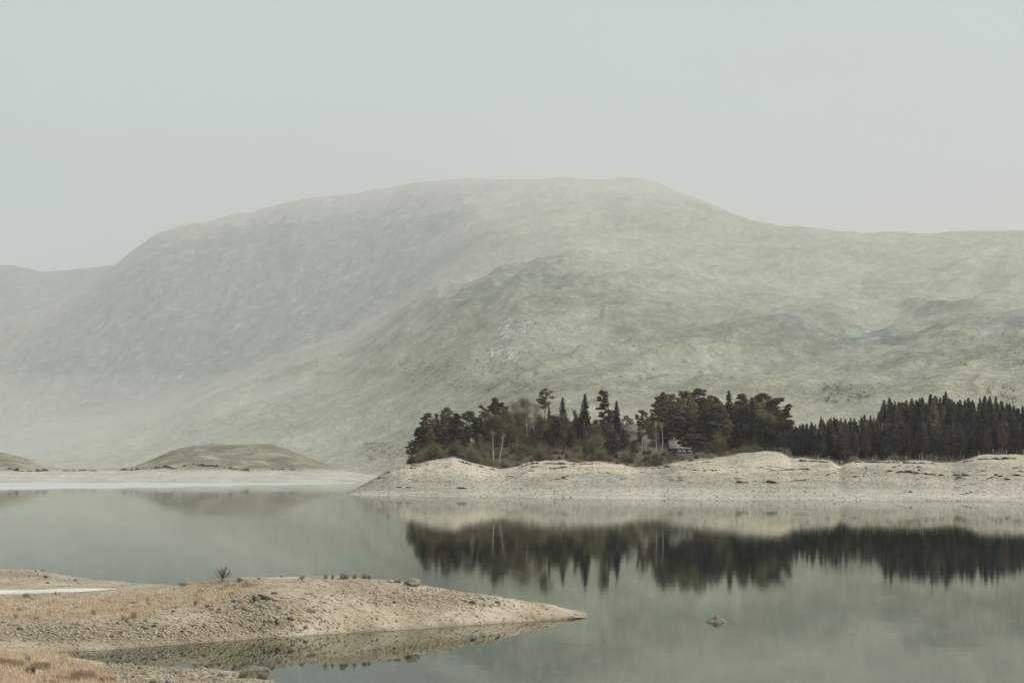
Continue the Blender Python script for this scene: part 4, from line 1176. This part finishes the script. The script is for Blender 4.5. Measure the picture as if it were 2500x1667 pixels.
plant('spruce2', 2308, 955, 640, 0.9, 'tallest dark spruce on the plantation skyline')
plant('spruce0', 2271, 964, 636, 0.95, 'dark pointed spruce left of the tallest on the plantation skyline')
T_('orange', 2408, 1062, 522, 'left rust-tinged small tree in the dark plantation front', name='leafy_tree', ws=0.6)
T_('orange', 2446, 1056, 522, 'right rust-tinged small tree in the dark plantation front', name='leafy_tree', ws=0.7)

# ------------------------------------------------------------------ fence along the plantation
fe = bpy.data.objects.new('wire_fence', None); COL.objects.link(fe)
tag(fe, 'post and wire fence along the front of the plantation', 'fence')
fp = []
for sx_ in (1998, 2024, 2054, 2093, 2131, 2170, 2213, 2245, 2251, 2285, 2323, 2352, 2390, 2425, 2457, 2498):
    D = 511.0
    x = ray(sx_, 1125)[0] * D
    fp.append((x, D, bank.z(x, D)))
fe.location = fp[0]
mbp = MB(); mbp.tube(np.array([[0, 0, -0.3], [0.01, 0, 0.6], [0, 0, 1.25]]), [0.075, 0.07, 0.065], 6)
M['post'] = simple('weathered_fence_post', (0.36, 0.33, 0.27), 0.25, 3)
M['wire'] = simple('fence_wire', (0.2, 0.2, 0.19), 0.1, 3)
pm = mbp.mesh('post', [M['post']])
for i, q in enumerate(fp):
    put('post', pm, fe, (q[0] - fp[0][0], q[1] - fp[0][1], q[2] - fp[0][2]), (rnd.uniform(-.05, .05), rnd.uniform(-.06, .06), 0), (1, 1, 1.45 if i == 8 else rnd.uniform(0.9, 1.1)))
for hgt in (0.45, 0.8, 1.1):
    mw = MB(); mw.tube(np.array([(q[0] - fp[0][0], q[1] - fp[0][1] - 0.08, q[2] - fp[0][2] + hgt) for q in fp]), [0.006] * len(fp), 4)
    put('wire', mw.mesh('wire', [M['wire']]), fe)

# ------------------------------------------------------------------ houses
M['white_wall'] = simple('white_rendered_wall', (0.58, 0.57, 0.53), 0.08, 0.8)
M['slate'] = simple('grey_slate', (0.20, 0.20, 0.165), 0.18, 2.0)
M['pale_roof'] = simple('pale_sheet_roof', (0.34, 0.335, 0.275), 0.12, 1.2)
M['dark_wall'] = simple('dark_timber_wall', (0.075, 0.075, 0.068), 0.2, 2.0)
M['barn_roof'] = simple('mossy_brown_roof', (0.17, 0.155, 0.115), 0.3, 1.0)
M['stone_wall'] = simple('grey_stone_wall', (0.24, 0.225, 0.19), 0.25, 2.0)
M['frame'] = simple('white_window_frame', (0.75, 0.74, 0.70), 0.05, 2.0)
def glass():
    n = NT('dark_window_glass', 0.08, 0.5); return n.color((0.03, 0.035, 0.035))
M['glass'] = glass()
def house(name, label, loc, rz, L, Wd, wall_h, roof_h, wallm, roofm, windows, gable_windows=(), chimneys=(), over=0.25, door=None):
    e = bpy.data.objects.new(name, None); COL.objects.link(e)
    e.location = loc; e.rotation_euler = (0, 0, rz); tag(e, label, 'building')
    hx, hy = L / 2, Wd / 2
    mb = MB()
    mb.add([(-hx, -hy, -1), (hx, -hy, -1), (hx, hy, -1), (-hx, hy, -1), (-hx, -hy, wall_h), (hx, -hy, wall_h), (hx, hy, wall_h), (-hx, hy, wall_h), (-hx, 0, wall_h + roof_h), (hx, 0, wall_h + roof_h)],
           f3=[(5, 6, 9), (7, 4, 8)], f4=[(0, 1, 5, 4), (1, 2, 6, 5), (2, 3, 7, 6), (3, 0, 4, 7)])
    put('wall', mb.mesh('wall', [wallm]), e)
    k = roof_h / hy
    r = None
    for sgn in (-1, 1):
        mb = MB(); th = 0.14
        ye = sgn * (hy + over); ze = wall_h - over * k + 0.03
        xs = hx + over
        a = [(-xs, ye, ze), (xs, ye, ze), (xs, sgn * 0.0, wall_h + roof_h + 0.03), (-xs, sgn * 0.0, wall_h + roof_h + 0.03)]
        b = [(x, y, z + th) for x, y, z in a]
        mb.add(a + b, f4=[(0, 1, 2, 3), (4, 5, 6, 7), (0, 1, 5, 4), (1, 2, 6, 5), (2, 3, 7, 6), (3, 0, 4, 7)])
        o = put('roof', mb.mesh('roof', [roofm]), e)
        r = r or o
    mr = MB(); mr.box(-hx - over, hx + over, -0.12, 0.12, wall_h + roof_h + 0.12, wall_h + roof_h + 0.24)
    put('ridge', mr.mesh('ridge', [roofm]), r)
    for cx in chimneys:
        mc = MB(); mc.box(cx - 0.4, cx + 0.4, -0.3, 0.3, wall_h + roof_h - 0.5, wall_h + roof_h + 0.95); mc.box(cx - 0.47, cx + 0.47, -0.37, 0.37, wall_h + roof_h + 0.952, wall_h + roof_h + 1.05)
        ch = put('chimney', mc.mesh('chimney', [wallm]), r)
    def window(face, u, zc, ww, wh):
        fr = MB(); t = 0.09
        for (x0, x1, z0, z1) in ((-ww / 2, ww / 2, -wh / 2, -wh / 2 + t), (-ww / 2, ww / 2, wh / 2 - t, wh / 2), (-ww / 2, -ww / 2 + t, -wh / 2 + t, wh / 2 - t), (ww / 2 - t, ww / 2, -wh / 2 + t, wh / 2 - t), (-t / 2, t / 2, -wh / 2 + t, wh / 2 - t)):
            fr.box(x0, x1, -0.06, 0.02, z0, z1)
        rzw = 0 if face == 'f' else (-math.pi / 2 if face == 'l' else math.pi / 2)
        l = {'f': (u, -hy - 0.01, zc), 'l': (-hx - 0.01, u, zc), 'r': (hx + 0.01, u, zc)}[face]
        wo_ = put('window', fr.mesh('window', [M['frame']]), e, l, (0, 0, rzw))
        gp = MB(); gp.box(-ww / 2 + 0.05, ww / 2 - 0.05, -0.02, 0.012, -wh / 2 + 0.05, wh / 2 - 0.05)
        put('pane', gp.mesh('pane', [M['glass']]), wo_)
        sl = MB(); sl.box(-ww / 2 - 0.1, ww / 2 + 0.1, -0.14, 0.02, -wh / 2 - 0.1, -wh / 2 - 0.003)
        put('sill', sl.mesh('sill', [M['frame']]), wo_)
    for wv in windows: window('f', *wv)
    for wv in gable_windows: window(*wv)
    if door:
        dm = MB(); dm.box(door - 0.45, door + 0.45, -hy - 0.07, -hy + 0.02, 0, 2.0)
        put('door', dm.mesh('door', [M['dark_wall']]), e)
    return e
def zt(p): return bank.z(p.x, p.y)
p = at(1546, 1075, 598)
zr_ = at(1546, 1037, 598).z
house('slate_roofed_house', 'white house with a grey slate roof half hidden behind dark pines', (p.x, p.y, zr_ - 5.7), 0.12, 6.2, 5.2, 3.9, 1.9, M['white_wall'], M['slate'], [(-1.2, 2.9, 0.8, 1.1), (1.3, 2.9, 0.8, 1.1), (-1.2, 1.1, 0.8, 1.2), (1.3, 1.1, 0.8, 1.2)], chimneys=(-2.4,), door=0.1)
p = at(1486, 1043, 622)
zr_ = at(1486, 1018, 622).z
house('white_gabled_house', 'white gable end peeping out below the windswept pine', (p.x, p.y, zr_ - 6.6), 1.35, 7.5, 4.4, 4.2, 2.4, M['white_wall'], M['slate'], [], gable_windows=[('l', -0.8, 4.2, 0.7, 0.9), ('l', 0.8, 4.2, 0.7, 0.9), ('l', -0.9, 1.6, 0.8, 1.1)], chimneys=(2.0,))
p = at(1663, 1104, 562)
house('small_cottage', 'small low cottage with pale roof, dark front and white windows', (p.x, p.y + 1.5, zt(p) - 0.1), 0.12, 5.4, 3.6, 1.55, 1.5, M['dark_wall'], M['pale_roof'], [(-0.7, 0.95, 0.7, 0.6), (0.35, 0.95, 0.7, 0.6), (1.7, 0.95, 0.7, 0.6)], over=0.3)
p = at(1908, 1100, 600)
zr_ = at(1908, 1083, 600).z
house('low_barn', 'long low barn with mossy brown roof at the right end of the wood', (p.x, p.y, zr_ - 2.75), -0.05, 9.5, 4.0, 1.4, 1.2, M['stone_wall'], M['barn_roof'], [(-2.6, 0.7, 0.7, 0.6), (1.2, 0.7, 0.7, 0.6)], over=0.2, door=-0.6)

# ------------------------------------------------------------------ stones
def rock_mesh(seed, sub=2, flat=0.62, rough=0.28, facets=7):
    rng = np.random.default_rng(seed)
    bm = bmesh.new(); bmesh.ops.create_icosphere(bm, subdivisions=sub, radius=0.5)
    v = np.array([x.co[:] for x in bm.verts])
    f = np.array([[x.index for x in fc.verts] for fc in bm.faces]); bm.free()
    for k in range(facets):       # plane cuts give broken faces
        n = rng.normal(size=3); n[2] = n[2] * 0.8; n /= np.linalg.norm(n)
        d = rng.uniform(0.26, 0.42)
        o = v @ n - d
        v = v - np.maximum(o, 0)[:, None] * n * 0.92
    v = v * (1 + rough * 0.5 * fbm(v[:, 0] * 4 + seed, v[:, 1] * 4 + v[:, 2] * 3, 3, seed)[:, None])
    v *= np.array([1.0, rng.uniform(0.7, 0.95), flat])
    v[:, 2] -= v[:, 2].min() * 0.55
    v[:, :2] -= (v[:, :2].max(0) + v[:, :2].min(0)) / 2
    v /= (v[:, 0].max() - v[:, 0].min())
    return v, f
RV = [rock_mesh(300 + i, 2, [0.6, 0.5, 0.72, 0.45, 0.65, 0.55][i]) for i in range(6)]
def hull_rock(seed, flat=0.5):
    rng = np.random.default_rng(seed)
    p = rng.normal(size=(22, 3)); p /= np.linalg.norm(p, axis=1)[:, None]
    p *= np.array([0.5, rng.uniform(0.32, 0.48), 0.5 * flat]) * rng.uniform(0.82, 1.1, (22, 1))
    bm = bmesh.new()
    for q in p: bm.verts.new(q)
    bmesh.ops.convex_hull(bm, input=bm.verts)
    bmesh.ops.delete(bm, geom=[v for v in bm.verts if not v.link_faces], context='VERTS')
    bmesh.ops.bevel(bm, geom=bm.edges[:], offset=0.035, segments=1, affect='EDGES', clamp_overlap=True)
    bmesh.ops.triangulate(bm, faces=bm.faces)
    bm.verts.index_update()
    v = np.array([x.co[:] for x in bm.verts]); f = np.array([[x.index for x in fc.verts] for fc in bm.faces]); bm.free()
    v[:, 2] -= v[:, 2].min() * 0.5
    return v / (v[:, 0].max() - v[:, 0].min()), f
RV = [hull_rock(320 + i, [0.5, 0.42, 0.6, 0.4, 0.55, 0.7][i]) for i in range(6)]
RM = [mesh_np('stone', v, [f], [M['stone']]) for v, f in RV]
RMD = [mesh_np('stone', v, [f], [M['stone_dark']]) for v, f in RV]
def stone_at(q, w_, label, group=None, dark=False, name='stone', mesh=None, zs=1.0, rz=None):
    me = mesh or (RMD if dark else RM)[rnd.randrange(6)]
    o = put(name, me, None, (q.x, q.y, q.z - 0.03 * w_), (rnd.uniform(-.15, .15), rnd.uniform(-.15, .15), rnd.uniform(0, 6.28) if rz is None else rz), (w_, w_, w_ * zs))
    return tag(o, label, 'rock', group)
def px_stone(terr, sx_, sy_, wpx, label, **kw):
    q = terr.hit(sx_, sy_)
    if q is None:
        # just over the crest: step down until the slope is met
        for k in range(1, 12):
            q = terr.hit(sx_, sy_ + k)
            if q is not None: break
    if q is None: return None
    return stone_at(q, wpx * q.y / FPX, label, **kw)
def big(seed, flat, mat='stone', sub=4, rough=0.22, facets=9):
    v, f = rock_mesh(seed, sub, flat, rough, facets)
    return mesh_np('boulder', v, [f], [M[mat]])
for a in (
    (105, 1393, 16, 'rounded boulder on the crest of the left gravel hump', dict(zs=1.1)),
    (88, 1394, 11, 'small stone beside the boulder on the left gravel hump', {}),
    (497, 1421, 12, 'small round brown stone left of the bare bush', {}),
    (588, 1416, 22, 'brown boulder just right of the bare bush', {}),
    (634, 1413, 11, 'small pale stone on the spit crest between bush and tufts', {}),
    (625, 1466, 32, 'big dark rock at the left of the rock cluster', dict(dark=True, zs=1.1)),
    (642, 1462, 28, 'dark upright rock in the middle of the rock cluster', dict(dark=True, zs=1.3)),
    (662, 1464, 28, 'grey slab on the right of the rock cluster', {}),
    (676, 1466, 22, 'grey rock at the right end of the rock cluster', dict(zs=1.2)),
    (650, 1474, 20, 'flat rock in front of the rock cluster', {}),
    (614, 1472, 16, 'low rock at the left foot of the rock cluster', dict(dark=True)),
    (690, 1460, 12, 'pale stone right of the rock cluster', {}),
    (602, 1488, 22, 'brown boulder left below the rock cluster', {}),
    (661, 1515, 20, 'left of two pale rocks on the lower slope', {}),
    (676, 1511, 22, 'right of two pale rocks on the lower slope', {}),
    (679, 1484, 16, 'dark stone below the rock cluster', dict(dark=True)),
    (955, 1420, 15, 'leftmost stone beside the large flat-topped boulder', {}),
    (974, 1422, 16, 'stone touching the left side of the large flat-topped boulder', dict(zs=1.3)),
    (1118, 1473, 15, 'pale stone on the right half of the spit', {}),
    (1152, 1472, 18, 'dark stone on the right half of the spit', dict(dark=True)),
    (1077, 1480, 12, 'stone low on the right half of the spit', {}),
    (450, 1534, 13, 'pale rounded stone alone on the lower left slope', {}),
    (355, 1534, 16, 'dark stone left of the pale rounded stone', dict(dark=True)),
    (125, 1546, 18, 'grey slab among the stones at the far left slope', {}),
    (176, 1550, 11, 'dark stone right of the grey slab at far left', dict(dark=True)),
    (1232, 1452, 6, 'tiny stone near the tip of the spit', {})):
    px_stone(spit, a[0], a[1], a[2], a[3], **a[4])
px_stone(spit, 1008, 1427, 38, 'large flat-topped boulder on the crest of the spit', mesh=big(401, 0.62), name='boulder', zs=0.95, rz=0.3)
for a in ((423, 1641, 23, 'rounded grey rock at the near pond edge', {}), (481, 1637, 14, 'small round stone at the pond edge left of the boulder', {}), (266, 1622, 15, 'grey stone at the left end of the near pond', {}),
          (318, 1622, 18, 'flat pale rock at the left end of the near pond', {}), (302, 1626, 12, 'small dark stone at the left end of the near pond', dict(dark=True)), (560, 1648, 17, 'pale stone against the big foreground boulder', {}), (572, 1645, 15, 'second pale stone against the big foreground boulder', {}),
          (8, 1664, 26, 'pale rock in the bottom left corner', dict(zs=1.0)), (24, 1664, 10, 'small dark stone in the bottom left corner', dict(dark=True)), (688, 1664, 14, 'stone at the water right of the big foreground boulder', {}), (440, 1645, 12, 'small stone right of the rounded grey rock', {})):
    px_stone(fore, a[0], a[1], a[2], a[3], **a[4])
q = fore.hit(622, 1655) or at(622, 1655, 66)
stone_at(q, 92 * q.y / FPX, 'big creased boulder at the near pond edge', mesh=big(411, 0.42, rough=0.35), name='boulder', zs=1.0, rz=-0.2)
wq = at(1748, 1517, water_Y(1517)); wq.z = -0.04
mbw = MB()
rng = np.random.default_rng(5)
n = 14
prof = np.array([0.0, 0.10, 0.17, 0.30, 0.46, 0.52, 0.60, 0.70, 0.80, 0.90, 1.0])
hgt = np.array([0.0, 0.20, 0.34, 0.50, 0.84, 1.0, 0.94, 0.72, 0.54, 0.34, 0.0])
V = []; F = []
rows = 9
for j in range(rows):
    tt = j / (rows - 1) * 2 - 1
    for i in range(len(prof)):
        sh = max(0.0, 1 - abs(tt) ** 1.4)
        V.append(((prof[i] - 0.5) * 0.82 * (0.5 + 0.5 * sh), tt * 0.32 + rng.normal() * 0.01, hgt[i] * 0.33 * sh + rng.normal() * 0.012 + 0.03 * (sh > 0)))
for j in range(rows - 1):
    for i in range(len(prof) - 1):
        a = j * len(prof) + i
        F.append((a, a + 1, a + len(prof) + 1, a + len(prof)))
tag(put('pointed_rock', mesh_np('pointed_rock', V, [F], [M['stone_dark']]), None, wq, (0, 0, 0), (1, 1, 0.82)), 'lone pointed rock breaking the still water', 'rock')

# many stones on the spit: 220 as single things, the rest as gravel
def dens(sx_, sy_):
    g = lambda cx, cy, rx, ry: math.exp(-((sx_ - cx) / rx) ** 2 - ((sy_ - cy) / ry) ** 2)
    d = 0.9 * g(640, 1495, 120, 40) + 0.8 * g(130, 1540, 130, 22) + 0.75 * g(400, 1545, 170, 22) + 0.8 * g(1110, 1465, 110, 25) + 0.6 * g(90, 1402, 140, 14) + 0.35 * g(950, 1450, 160, 25)
    return min(1, d + 0.06)
cnt = 0
GL = {0: ('small stone strewn on the left slope of the spit', 'stones on the left slope'), 1: ('small stone strewn below the rock cluster of the spit', 'stones below the rock cluster'), 2: ('small stone strewn on the right half of the spit', 'stones on the right half of the spit')}
while cnt < 225:
    sx_ = rnd.uniform(0, 1330); sy_ = rnd.uniform(1395, 1580)
    if rnd.random() > dens(sx_, sy_): continue
    q = spit.hit(sx_, sy_)
    if q is None or q.z < 0.06: continue
    wpx = rnd.choice([10, 12, 14, 16, 18, 22]) if 560 < sx_ < 760 and 1450 < sy_ < 1525 and rnd.random() < 0.6 else rnd.choice([6, 7, 8, 9, 10, 12, 14])
    L, G = GL[0 if sx_ < 480 else 1 if sx_ < 820 else 2]
    stone_at(q, wpx * q.y / FPX, L, group=G, dark=rnd.random() < 0.35)
    cnt += 1
for k in range(40):
    q = fore.hit(rnd.uniform(270, 690), rnd.uniform(1624, 1667))
    if q is None or q.z < 0.03: continue
    stone_at(q, rnd.uniform(8, 22) * q.y / FPX, 'small stone on the stony foreground edge', group='stones on the foreground edge', dark=rnd.random() < 0.3)

def gravel(name, terr, n, gen, wmin, wmax, label, mat='pebble'):
    Vs = []; Fs = []; off = 0; got = 0; tries = 0
    lo = [rock_mesh(500 + i, 1, 0.6, 0.3, 5) for i in range(5)]
    while got < n and tries < n * 12:
        tries += 1
        sx_, sy_ = gen()
        q = terr.hit(sx_, sy_)
        if q is None or q.z < 0.02: continue
        v, f = lo[rnd.randrange(5)]
        wv = wmin * (wmax / wmin) ** (rnd.random() ** 2.0)
        a = rnd.uniform(0, 6.28); ca, sa = math.cos(a), math.sin(a)
        vv = v @ np.array([[ca, sa, 0], [-sa, ca, 0], [0, 0, 1]]) * wv + np.array([q.x, q.y, q.z - 0.1 * wv])
        Vs.append(vv); Fs.append(f + off); off += len(v); got += 1
    o = put(name, mesh_np(name, np.concatenate(Vs), [np.concatenate(Fs)], [M[mat]]))
    tag(o, label, 'gravel', kind='stuff')
def gen_spit():
    while True:
        a, b = rnd.uniform(-20, 1430), rnd.uniform(1390, 1590)
        if rnd.random() < dens(a, b) * 0.95 + 0.02: return a, b
gravel('spit_gravel', spit, 9000, gen_spit, 0.025, 0.14, 'loose gravel covering the spit')
gravel('foreground_gravel', fore, 1500, lambda: (rnd.uniform(255, 705), rnd.uniform(1616, 1672)), 0.025, 0.12, 'loose gravel on the foreground edge')
gravel('bank_stones', bank, 3200, lambda: (rnd.uniform(870, 2510), rnd.uniform(1140, 1222)), 0.12, 0.5, 'stones littering the pale far bank', 'pebble')

# ------------------------------------------------------------------ grass, tufts and the bare bush
def blade_mesh(name, n, Rr, H, w_, mat, rng, lean=0.5, up=1.0):
    a = rng.uniform(0, 6.28, n); r_ = Rr * np.sqrt(rng.uniform(0, 1, n)) * 0.55
    B = np.stack([np.cos(a) * r_, np.sin(a) * r_, np.zeros(n) - 0.02], 1)
    a2 = a + rng.normal(size=n) * 0.7
    l = lean * rng.uniform(0.1, 1.0, n)
    h = H * rng.uniform(0.55, 1.0, n) * (1 - 0.35 * (r_ / (Rr * 0.55 + 1e-6)) ** 2)
    mid = B + np.stack([np.cos(a2) * l * h * 0.35, np.sin(a2) * l * h * 0.35, h * 0.62], 1)
    tip = B + np.stack([np.cos(a2) * l * h, np.sin(a2) * l * h, h * (1 - 0.22 * l)], 1)
    s_ = np.stack([-np.sin(a2 + 0.6), np.cos(a2 + 0.6), np.zeros(n)], 1) * w_ * 0.5
    V = np.stack([B - s_, B + s_, mid + s_ * 0.8, mid - s_ * 0.8, tip], 1).reshape(-1, 3)
    i = np.arange(n) * 5
    return mesh_np(name, V, [np.stack([i + 3, i + 2, i + 4], 1), np.stack([i, i + 1, i + 2, i + 3], 1)], [M[mat]])
TM = [blade_mesh('rush_tuft', 130, 0.16, 0.30, 0.012, 'tuft', np.random.default_rng(600 + i), 0.35) for i in range(3)]
GM = [blade_mesh('grass_tuft', 170, 0.32, 0.24, 0.012, 'dry_grass', np.random.default_rng(610 + i), 0.7) for i in range(3)]
def tuft(terr, sx_, sy_, hpx, meshes, label, group=None, name='rush_tuft', ws=1.0, H0=0.30):
    q = None
    for k in range(0, 14):
        q = terr.hit(sx_, sy_ + k)
        if q is not None: break
    if q is None: return
    s = hpx * q.y / FPX / H0
    o = put(name, rnd.choice(meshes), None, q, (0, 0, rnd.uniform(0, 6.28)), (s * ws, s * ws, s))
    tag(o, label, 'grass tuft', group)
for sx_, h, ws, lab in ((738, 10, 1.6, 'low straw tuft at the left end of the crest tufts'), (795, 15, 0.8, 'narrow rush tuft left of the bushiest crest tuft'), (812, 13, 0.7, 'smallest rush tuft left of the bushiest crest tuft'), (837, 20, 1.0, 'bushiest rush tuft on the crest of the spit'),
                        (848, 12, 0.9, 'short rush tuft tucked right of the bushiest tuft'), (866, 16, 0.8, 'upright rush tuft between the bushiest tuft and the last pair'), (890, 15, 1.0, 'left rush tuft of the last pair on the crest'), (901, 14, 0.8, 'right rush tuft of the last pair on the crest')):
    tuft(spit, sx_, 1412, h * 1.15, TM, lab, None, 'rush_tuft', ws)
for sx_, sy_, h, ws, lab in ((300, 1513, 16, 0.7, 'dark rush tuft leftmost of three on the grassy flat'), (310, 1518, 13, 0.9, 'dark rush tuft middle of three on the grassy flat'), (327, 1508, 22, 0.7, 'tall pale rush tuft on the grassy flat'), (478, 1475, 15, 0.8, 'lone brown rush tuft left of the rock cluster'),
                             (505, 1482, 9, 1.4, 'low brown clump right of the lone rush tuft'), (355, 1518, 11, 1.1, 'small brown tuft right of the tall pale tuft'), (228, 1500, 16, 0.9, 'straw tuft left of the three dark rush tufts'), (38, 1510, 18, 0.9, 'straw tuft at the far left of the grassy flat'),
                             (135, 1452, 11, 0.8, 'small tuft at the edge of the pale sand patch'), (65, 1458, 13, 1.8, 'wide tuft at the edge of the pale sand patch')):
    tuft(spit, sx_, sy_, h * 1.2, TM, lab, None, 'rush_tuft', ws)
for sx_, sy_, h, ws, lab in ((455, 1428, 13, 1.6, 'straw clump in the dip of the spit crest'), (565, 1432, 15, 1.2, 'straw clump below the bare bush'), (612, 1430, 17, 1.3, 'bushy straw clump right below the brown boulder'), (545, 1440, 10, 1.4, 'flat straw clump under the bare bush'), (495, 1444, 10, 1.5, 'flat straw clump left of the bare bush')):
    tuft(spit, sx_, sy_, h * 1.2, GM, lab, None, 'grass_tuft', ws, 0.24)
for k in range(70):
    sx_ = rnd.uniform(0, 600); sy_ = rnd.uniform(1452, 1500) - 0.03 * max(0, sx_ - 300)
    tuft(spit, sx_, sy_, rnd.uniform(6, 12), GM, 'small straw tuft on the grassy flat of the spit', 'straw tufts on the flat', 'grass_tuft', rnd.uniform(0.9, 1.6), 0.24)
def grass_field(name, terr, n, gen, h0, h1, w_, mat, label):
    rng = np.random.default_rng(77)
    B = []
    t = 0
    while len(B) < n and t < n * 6:
        t += 1
        q = terr.hit(*gen())
        if q is not None and q.z > 0.08: B.append(q)
    B = np.repeat(np.array(B), 3, axis=0); n = len(B)
    B = B + rng.normal(size=B.shape) * np.array([0.07, 0.07, 0])
    a = rng.uniform(0, 6.28, n); h = rng.uniform(h0, h1, n); l = rng.uniform(0.2, 1.1, n)
    tip = B + np.stack([np.cos(a) * l * h, np.sin(a) * l * h, h], 1)
    s_ = np.stack([-np.sin(a), np.cos(a), np.zeros(n)], 1) * w_ * 0.5
    V = np.stack([B - s_, B + s_, tip], 1).reshape(-1, 3)
    V[:, 2] -= 0.0
    o = put(name, mesh_np(name, V, [np.arange(3 * n).reshape(n, 3)], [M[mat]]))
    tag(o, label, 'grass', kind='stuff')
def gen_flat():
    while True:
        a, b = rnd.uniform(-10, 640), rnd.uniform(1420, 1515)
        lim0 = np.interp(a, [0, 290, 430, 640], [1450, 1448, 1436, 1420]); lim1 = np.interp(a, [0, 300, 450, 640], [1512, 1505, 1480, 1445])
        if lim0 < b < lim1 + rnd.uniform(-10, 10) and fbm(np.array(a / 40.0), np.array(b / 9.0), 2, 4) > rnd.uniform(-0.5, 0.25): return a, b
grass_field('dry_grass', spit, 9000, gen_flat, 0.04, 0.13, 0.014, 'dry_grass', 'short dry straw grass on the flat of the spit')
def gen_fore():
    while True:
        a, b = rnd.uniform(-15, 310), rnd.uniform(1594, 1680)
        if a < 250 + (b - 1640) * 1.4 + rnd.uniform(-30, 30) and fbm(np.array(a / 45.0), np.array(b / 16.0), 2, 14) > rnd.uniform(-0.7, 0.2): return a, b
grass_field('foreground_grass', fore, 5000, gen_fore, 0.05, 0.2, 0.012, 'tussock', 'long dry grass covering the bottom left corner')
TU = [blade_mesh('grass_tussock', 900, 0.55, 0.52, 0.012, 'tussock', np.random.default_rng(630 + i), 0.9) for i in range(3)]
HE = [blade_mesh('heather_clump', 160, 0.26, 0.45, 0.014, 'heather', np.random.default_rng(640 + i), 0.6) for i in range(2)]
for sx_, sy_, h, ws, lab in ((205, 1660, 46, 1.0, 'big round straw tussock in the foreground'), (30, 1625, 34, 1.3, 'wide straw tussock at the left edge of the foreground'), (100, 1632, 34, 1.0, 'straw tussock beside the dark heather in the foreground'), (262, 1668, 30, 1.0, 'straw tussock at the stony edge of the foreground'),
                             (150, 1662, 26, 1.0, 'low straw tussock left of the big round one'), (120, 1668, 20, 1.2, 'small tussock at the bottom between heather and big tussock')):
    tuft(fore, sx_, sy_, h, TU, lab, None, 'grass_tussock', ws, 0.52)
for sx_, sy_, h, ws, lab in ((66, 1618, 28, 0.7, 'upper dark heather clump in the foreground'), (75, 1645, 32, 1.0, 'lower dark heather clump in the foreground'), (200, 1655, 26, 1.0, 'dark heather at the heart of the big round tussock')):
    tuft(fore, sx_, sy_, h, HE, lab, None, 'heather_clump', ws, 0.45)
# bare bush
bq = None
for k in range(0, 14):
    bq = spit.hit(545, 1412 + k)
    if bq is not None: break
mb = MB(); rng = np.random.default_rng(9)
sc = 34 * bq.y / FPX
segs = []
for k in range(26):
    a = rng.uniform(0, 6.28); el = rng.uniform(0.25, 1.5)
    d = np.array([math.cos(a) * math.cos(el), math.sin(a) * math.cos(el), math.sin(el)])
    L = sc * rng.uniform(0.6, 1.0) * (0.75 + 0.25 * math.sin(el))
    pts = np.array([d * L * s_ + np.array([0, 0, 0.03 * s_]) + rng.normal(size=3) * 0.012 * s_ for s_ in (0, 0.4, 0.75, 1)])
    mb.tube(pts, [0.008, 0.006, 0.004, 0.002], 4, cap=False)
    for j in range(16):
        s_ = rng.uniform(0.3, 1); b0 = d * L * s_
        dd = d + rng.normal(size=3) * 0.5; dd /= np.linalg.norm(dd)
        segs.append((b0, dd, L * rng.uniform(0.12, 0.35)))
stm = mb.mesh('stems', [M['heather']])
V, f = twigs(np.array([s[0] for s in segs]), np.array([s[1] for s in segs]), np.array([s[2] for s in segs]), 0.007, rng)
e = bpy.data.objects.new('bare_bush', None); COL.objects.link(e); e.location = bq
tag(e, 'small spiky leafless bush alone on the crest of the spit', 'bush')
put('stems', stm, e); put('twigs', mesh_np('twigs', V, [f], [M['heather']]), e)

# ------------------------------------------------------------------ haze
def haze_box(name, lo, hi, dens, col):
    mb = MB(); mb.box(lo[0], hi[0], lo[1], hi[1], lo[2], hi[2])
    m = bpy.data.materials.new(name); m.use_nodes = True
    t = m.node_tree
    for n in list(t.nodes): t.nodes.remove(n)
    o_ = t.nodes.new('ShaderNodeOutputMaterial'); v_ = t.nodes.new('ShaderNodeVolumePrincipled')
    v_.inputs['Density'].default_value = dens
    v_.inputs['Color'].default_value = (*col, 1)
    v_.inputs['Anisotropy'].default_value = 0.2
    t.links.new(v_.outputs[0], o_.inputs['Volume'])
    o = put(name, mb.mesh(name, [m]))
    tag(o, kind='stuff')
    return o
haze_box('haze', (-4700, -80, -7), (4700, 6800, 620), 0.000075, (0.95, 0.96, 0.955))
def mist_bank(name, cen, rad, dens, col):
    bm = bmesh.new(); bmesh.ops.create_icosphere(bm, subdivisions=5, radius=1.0)
    me = bpy.data.meshes.new(name); bm.to_mesh(me); bm.free()
    m = bpy.data.materials.new(name); m.use_nodes = True
    t = m.node_tree
    for n in list(t.nodes): t.nodes.remove(n)
    o_ = t.nodes.new('ShaderNodeOutputMaterial'); v_ = t.nodes.new('ShaderNodeVolumePrincipled')
    v_.inputs['Density'].default_value = dens
    v_.inputs['Color'].default_value = (*col, 1)
    v_.inputs['Anisotropy'].default_value = 0.2
    t.links.new(v_.outputs[0], o_.inputs['Volume'])
    me.materials.append(m)
    tag(put(name, me, None, cen, (0, 0, 0), rad), 'mist lying in the glen in front of the hill', 'mist', kind='stuff')
mist_bank('mist', (-500, 3200, 60), (3300, 2050, 560), 0.00028, (0.92, 0.975, 0.955))
mist_bank('low_mist', (-330, 1850, 0), (1300, 600, 75), 0.0004, (0.96, 0.97, 0.95))
